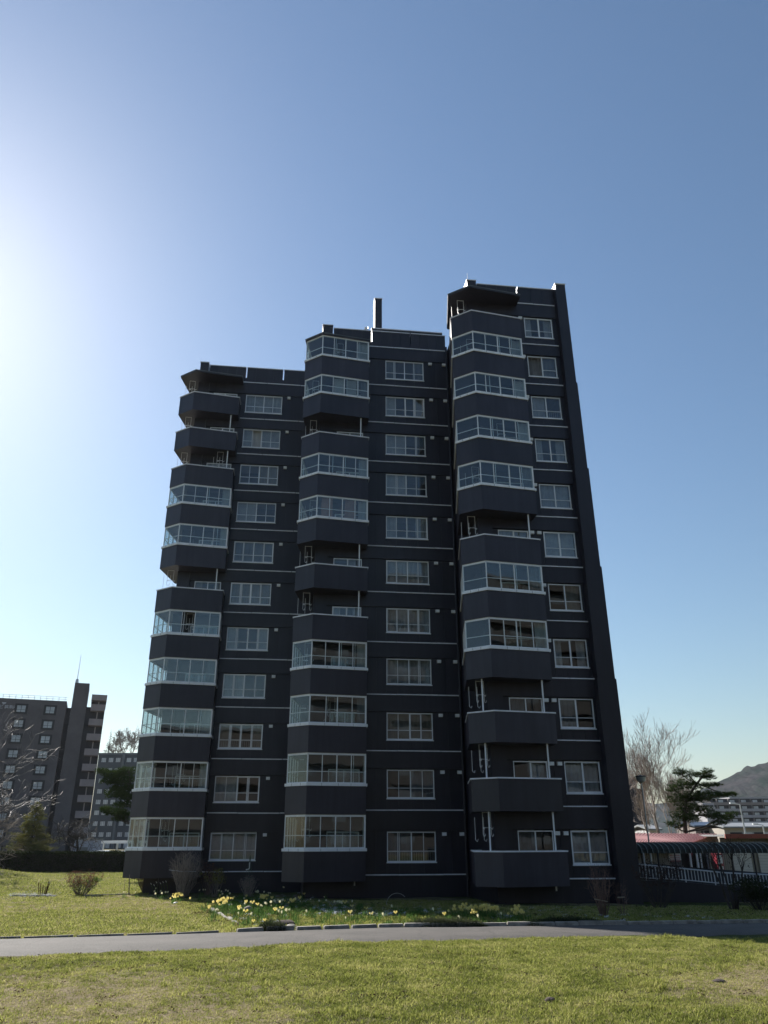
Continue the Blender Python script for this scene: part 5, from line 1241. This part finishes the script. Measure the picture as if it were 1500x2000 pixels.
# foreground strip up to the path
for _ in range(95000):
    x = rnd.uniform(-9, 9.5); y = rnd.uniform(7.9, 17)
    if y > near_y(x)+.03 or not fov(x, y): continue
    d = dry_at(x, y); bz = bare_at(x, y)
    if rnd.random() < bz*.5: continue
    fringe = near_y(x)-y < .25
    if rnd.random() > (d-.25)*1.2 or fringe: put(('g', rnd.randrange(3)), x, y, rnd.uniform(.6, 1.25)*(1.15-.45*d)*(1.3 if fringe else 1))
    else: put(('s', rnd.randrange(2)), x, y, rnd.uniform(.6, 1.3))
    if rnd.random() < (.13 if mn.noise(Vector((x*1.1, y*1.1, 50))) > .30 else .012) and d < .75: put(('t', rnd.randrange(2)), x, y, rnd.uniform(.4, .75))
# lawn beyond the path, left
KX = atg(447, 1799)
def in_bed(x, y):
    # flower bed: right of the diagonal kerb, in front of the tower
    if y < far_y(x)+.15: return False
    xl_ = KX.x - 0.12*(y-KX.y) if y < 22 else KX.x-.25-.32*(y-22)
    return x > xl_ and x < 15
for _ in range(60000):
    y = 16 + (rnd.random()**1.6)*(HY-16); x = rnd.uniform(-y*.56-1, 2)
    if y < far_y(x)+.04 or in_bed(x, y) or y > HY-.2: continue
    if y > 40 and x > -11.5: continue
    d = dry_at(x, y)
    if rnd.random() < bare_at(x, y)*.6: continue
    s = .75+y*.012
    if rnd.random() > (d-.2)*1.25: put(('m', rnd.randrange(2)), x, y, rnd.uniform(.6, 1.2)*s*(1.1-.4*d))
    else: put(('ms', rnd.randrange(2)), x, y, rnd.uniform(.6, 1.1)*s)
# bed and grass before the tower
def tower_y(x):   # front line of the tower foot
    s = x/math.cos(TH)
    return 40.5 if x < -4.2 else (36.2 if x < 3.6 else (37 if x < 4.0 else 32.0))
for _ in range(60000):
    y = 16.3 + (rnd.random()**1.3)*22; x = rnd.uniform(-9, y*.56+1)
    if not in_bed(x, y) or y > tower_y(x) or y < far_y(x)+.16: continue
    if x > 11.5 and y > 35.8: continue
    if y < 24 and rnd.random() < .45:
        if rnd.random() < .6: put(('t', rnd.randrange(2)), x, y, rnd.uniform(.5, 1.15))
        else: put(('m', rnd.randrange(2)), x, y, rnd.uniform(.6, 1.0))
    else: put((('m' if rnd.random() > .18 else 'ms'), rnd.randrange(2)), x, y, rnd.uniform(.7, 1.15))
protos = {('g', i): FN[i] for i in range(3)}; protos.update({('s', i): FS[i] for i in range(2)}); protos.update({('t', i): FL[i] for i in range(2)}); protos.update({('m', i): MD[i] for i in range(2)}); protos.update({('ms', i): MS[i] for i in range(2)})
for k, (p, s, r) in lists.items(): scatter({'g': 'grass', 's': 'dry_grass', 't': 'tall_grass', 'm': 'grass', 'ms': 'dry_grass'}[k[0]], p, s, r, protos[k])
# tiny pale-blue flowers
mb = MB()
for _ in range(9):
    p = Vector((rnd.gauss(0, .05), rnd.gauss(0, .05), rnd.uniform(.07, .12)))
    for k in range(5): a = k*1.257; q = Vector((math.cos(a), math.sin(a)*.8, .5*math.sin(a)))*.016; w = Vector((-math.sin(a), math.cos(a), 0))*.007; mb.quad(p, p+q*.6+w, p+q, p+q*.6-w)
SFM = mb.mesh('flowerlets', WHF); SFO = bpy.data.objects.new('flowerlets', SFM)
pts = []; sc_l = []; ro_l = []
for (px, py, sx, sy, n) in ((650, 1780, 28, 6, 110), (560, 1765, 25, 8, 60), (470, 1765, 28, 9, 80), (740, 1788, 22, 4, 45), (830, 1783, 25, 4, 20), (760, 1790, 10, 4, 12), (500, 1800, 20, 6, 22), (990, 1797, 12, 3, 30), (1170, 1800, 40, 7, 26), (1330, 1798, 50, 6, 14), (65, 1751, 25, 2, 120), (1060, 1785, 40, 6, 14)):
    for _ in range(n):
        b = atg(px+rnd.gauss(0, sx), min(1812, py+rnd.gauss(0, sy)))
        if (px < 100) or in_bed(b.x, b.y): pts.append(tuple(b)); sc_l.append(rnd.uniform(.6, 1.15)); ro_l.append(rnd.uniform(0, 6.28))
scatter('small_flowers', pts, sc_l, ro_l, SFO)
# bulb foliage and yellow flecks filling the bed
for nm_, msh, n_pts, seed_ in (('bulb_leaves', DY[0][0], 520, 5), ('bulb_leaves', DY[1][0], 420, 6), ('pale_blossoms', DP[0][1], 46, 7), ('yellow_blossoms', DY[2][1], 40, 8)):
    rq = random.Random(seed_); pr = bpy.data.objects.new(nm_, msh); pts = []; sc_l = []; ro_l = []
    for _ in range(n_pts):
        px, py = rq.uniform(400, 1040), rq.uniform(1756, 1813)
        if rq.random() < .35: px, py = rq.gauss(500, 50), rq.gauss(1775, 12)
        if px > 640 and py < 1766+(px-640)*.085: continue
        b = atg(px, py)
        if in_bed(b.x, b.y): pts.append((b.x, b.y, gzn(b.x, b.y))); sc_l.append(rq.uniform(.55, 1.05)); ro_l.append(rq.uniform(0, 6.28) if 'leaves' in nm_ else rq.uniform(-.5, .5))
    scatter(nm_, pts, sc_l, ro_l, pr)
# dry leaf litter and bed clutter
mb = MB(); leaf_cloud(mb, (0, 0, .02), (.06, .06, .012), 5, .045, rnd, .3); LIT = bpy.data.objects.new('litter', mb.mesh('litter', [BROWNLEAF])); pts = []; sc_l = []; ro_l = []
for _ in range(4200):
    if rnd.random() < .5: px, py = rnd.gauss(470, 55), rnd.gauss(1780, 14)
    else: px, py = rnd.uniform(450, 1500), rnd.uniform(1765, 1812)
    b = atg(px, py)
    if in_bed(b.x, b.y): pts.append(tuple(b+Vector((0, 0, .02)))); sc_l.append(rnd.uniform(.6, 1.4)); ro_l.append(rnd.uniform(0, 6.28))
for _ in range(500):
    x = rnd.uniform(-6, 6); y = rnd.uniform(8.4, 15)
    if y < near_y(x): pts.append((x, y, gzn(x, y)+.01)); sc_l.append(rnd.uniform(.4, .9)); ro_l.append(rnd.uniform(0, 6.28))
scatter('leaf_litter', pts, sc_l, ro_l, LIT)

# ================================================================== WHAT THE WINDOWS MIRROR (behind the photographer)
def mirror_block(label, x0, x1, y, h, m, rows, cols):
    b = Vector(((x0+x1)/2, y, 0)); t = empty('facing_apartment_block', b); tag(t, label, 'apartment building'); w = (x1-x0)/2
    mb = MB(); mb.box(-w, w, -10, 0, -.5, h); mb.build('wall', m, t); mb = MB(); mb.box(-w-.2, w+.2, -10, .3, h, h+.4); mb.build('roof', GRT, t)
    for r in range(rows):
        z = 1.2+r*(h-1.5)/rows
        mb = MB(); mb.box(-w, w, 0, .9, z-1.2, z-1.05); mb.box(-w, w, .8, .9, z-1.05, z-.1); mb.build('balcony', m, t)
        for c in range(cols): xx = -w+1.0+c*(2*w-2)/cols; inst('window', shared_box('window', 2.0, .08, 1.2, GRT), t, (xx+1.1, .04, z-.1))
mirror_block('brown thirteen-storey block facing the tower, seen only in its window reflections', 16, 62, -24, 36, mat('warm_brown_render', (.055, .052, .051), .85, .1, .2), 13, 9)
mirror_block('lower beige block facing the tower, seen only in its window reflections', -40, 12, -26, 15.5, mat('beige_render', (.075, .066, .060), .85, .1, .2), 5, 9)

# ================================================================== AIR
hz_ = MB(); hz_.box(-3200, 3200, -300, 3200, -3.0, 215.0)
hm = bpy.data.materials.new('haze'); hm.use_nodes = True; ht = hm.node_tree
for n_ in list(ht.nodes): ht.nodes.remove(n_)
ho = ht.nodes.new('ShaderNodeOutputMaterial'); hp = ht.nodes.new('ShaderNodeVolumePrincipled'); hp.inputs['Color'].default_value = (.80, .87, 1, 1); hp.inputs['Density'].default_value = .00006; hp.inputs['Anisotropy'].default_value = .35
ht.links.new(hp.outputs[0], ho.inputs['Volume'])
tag(hz_.build('haze', hm), kind='stuff')
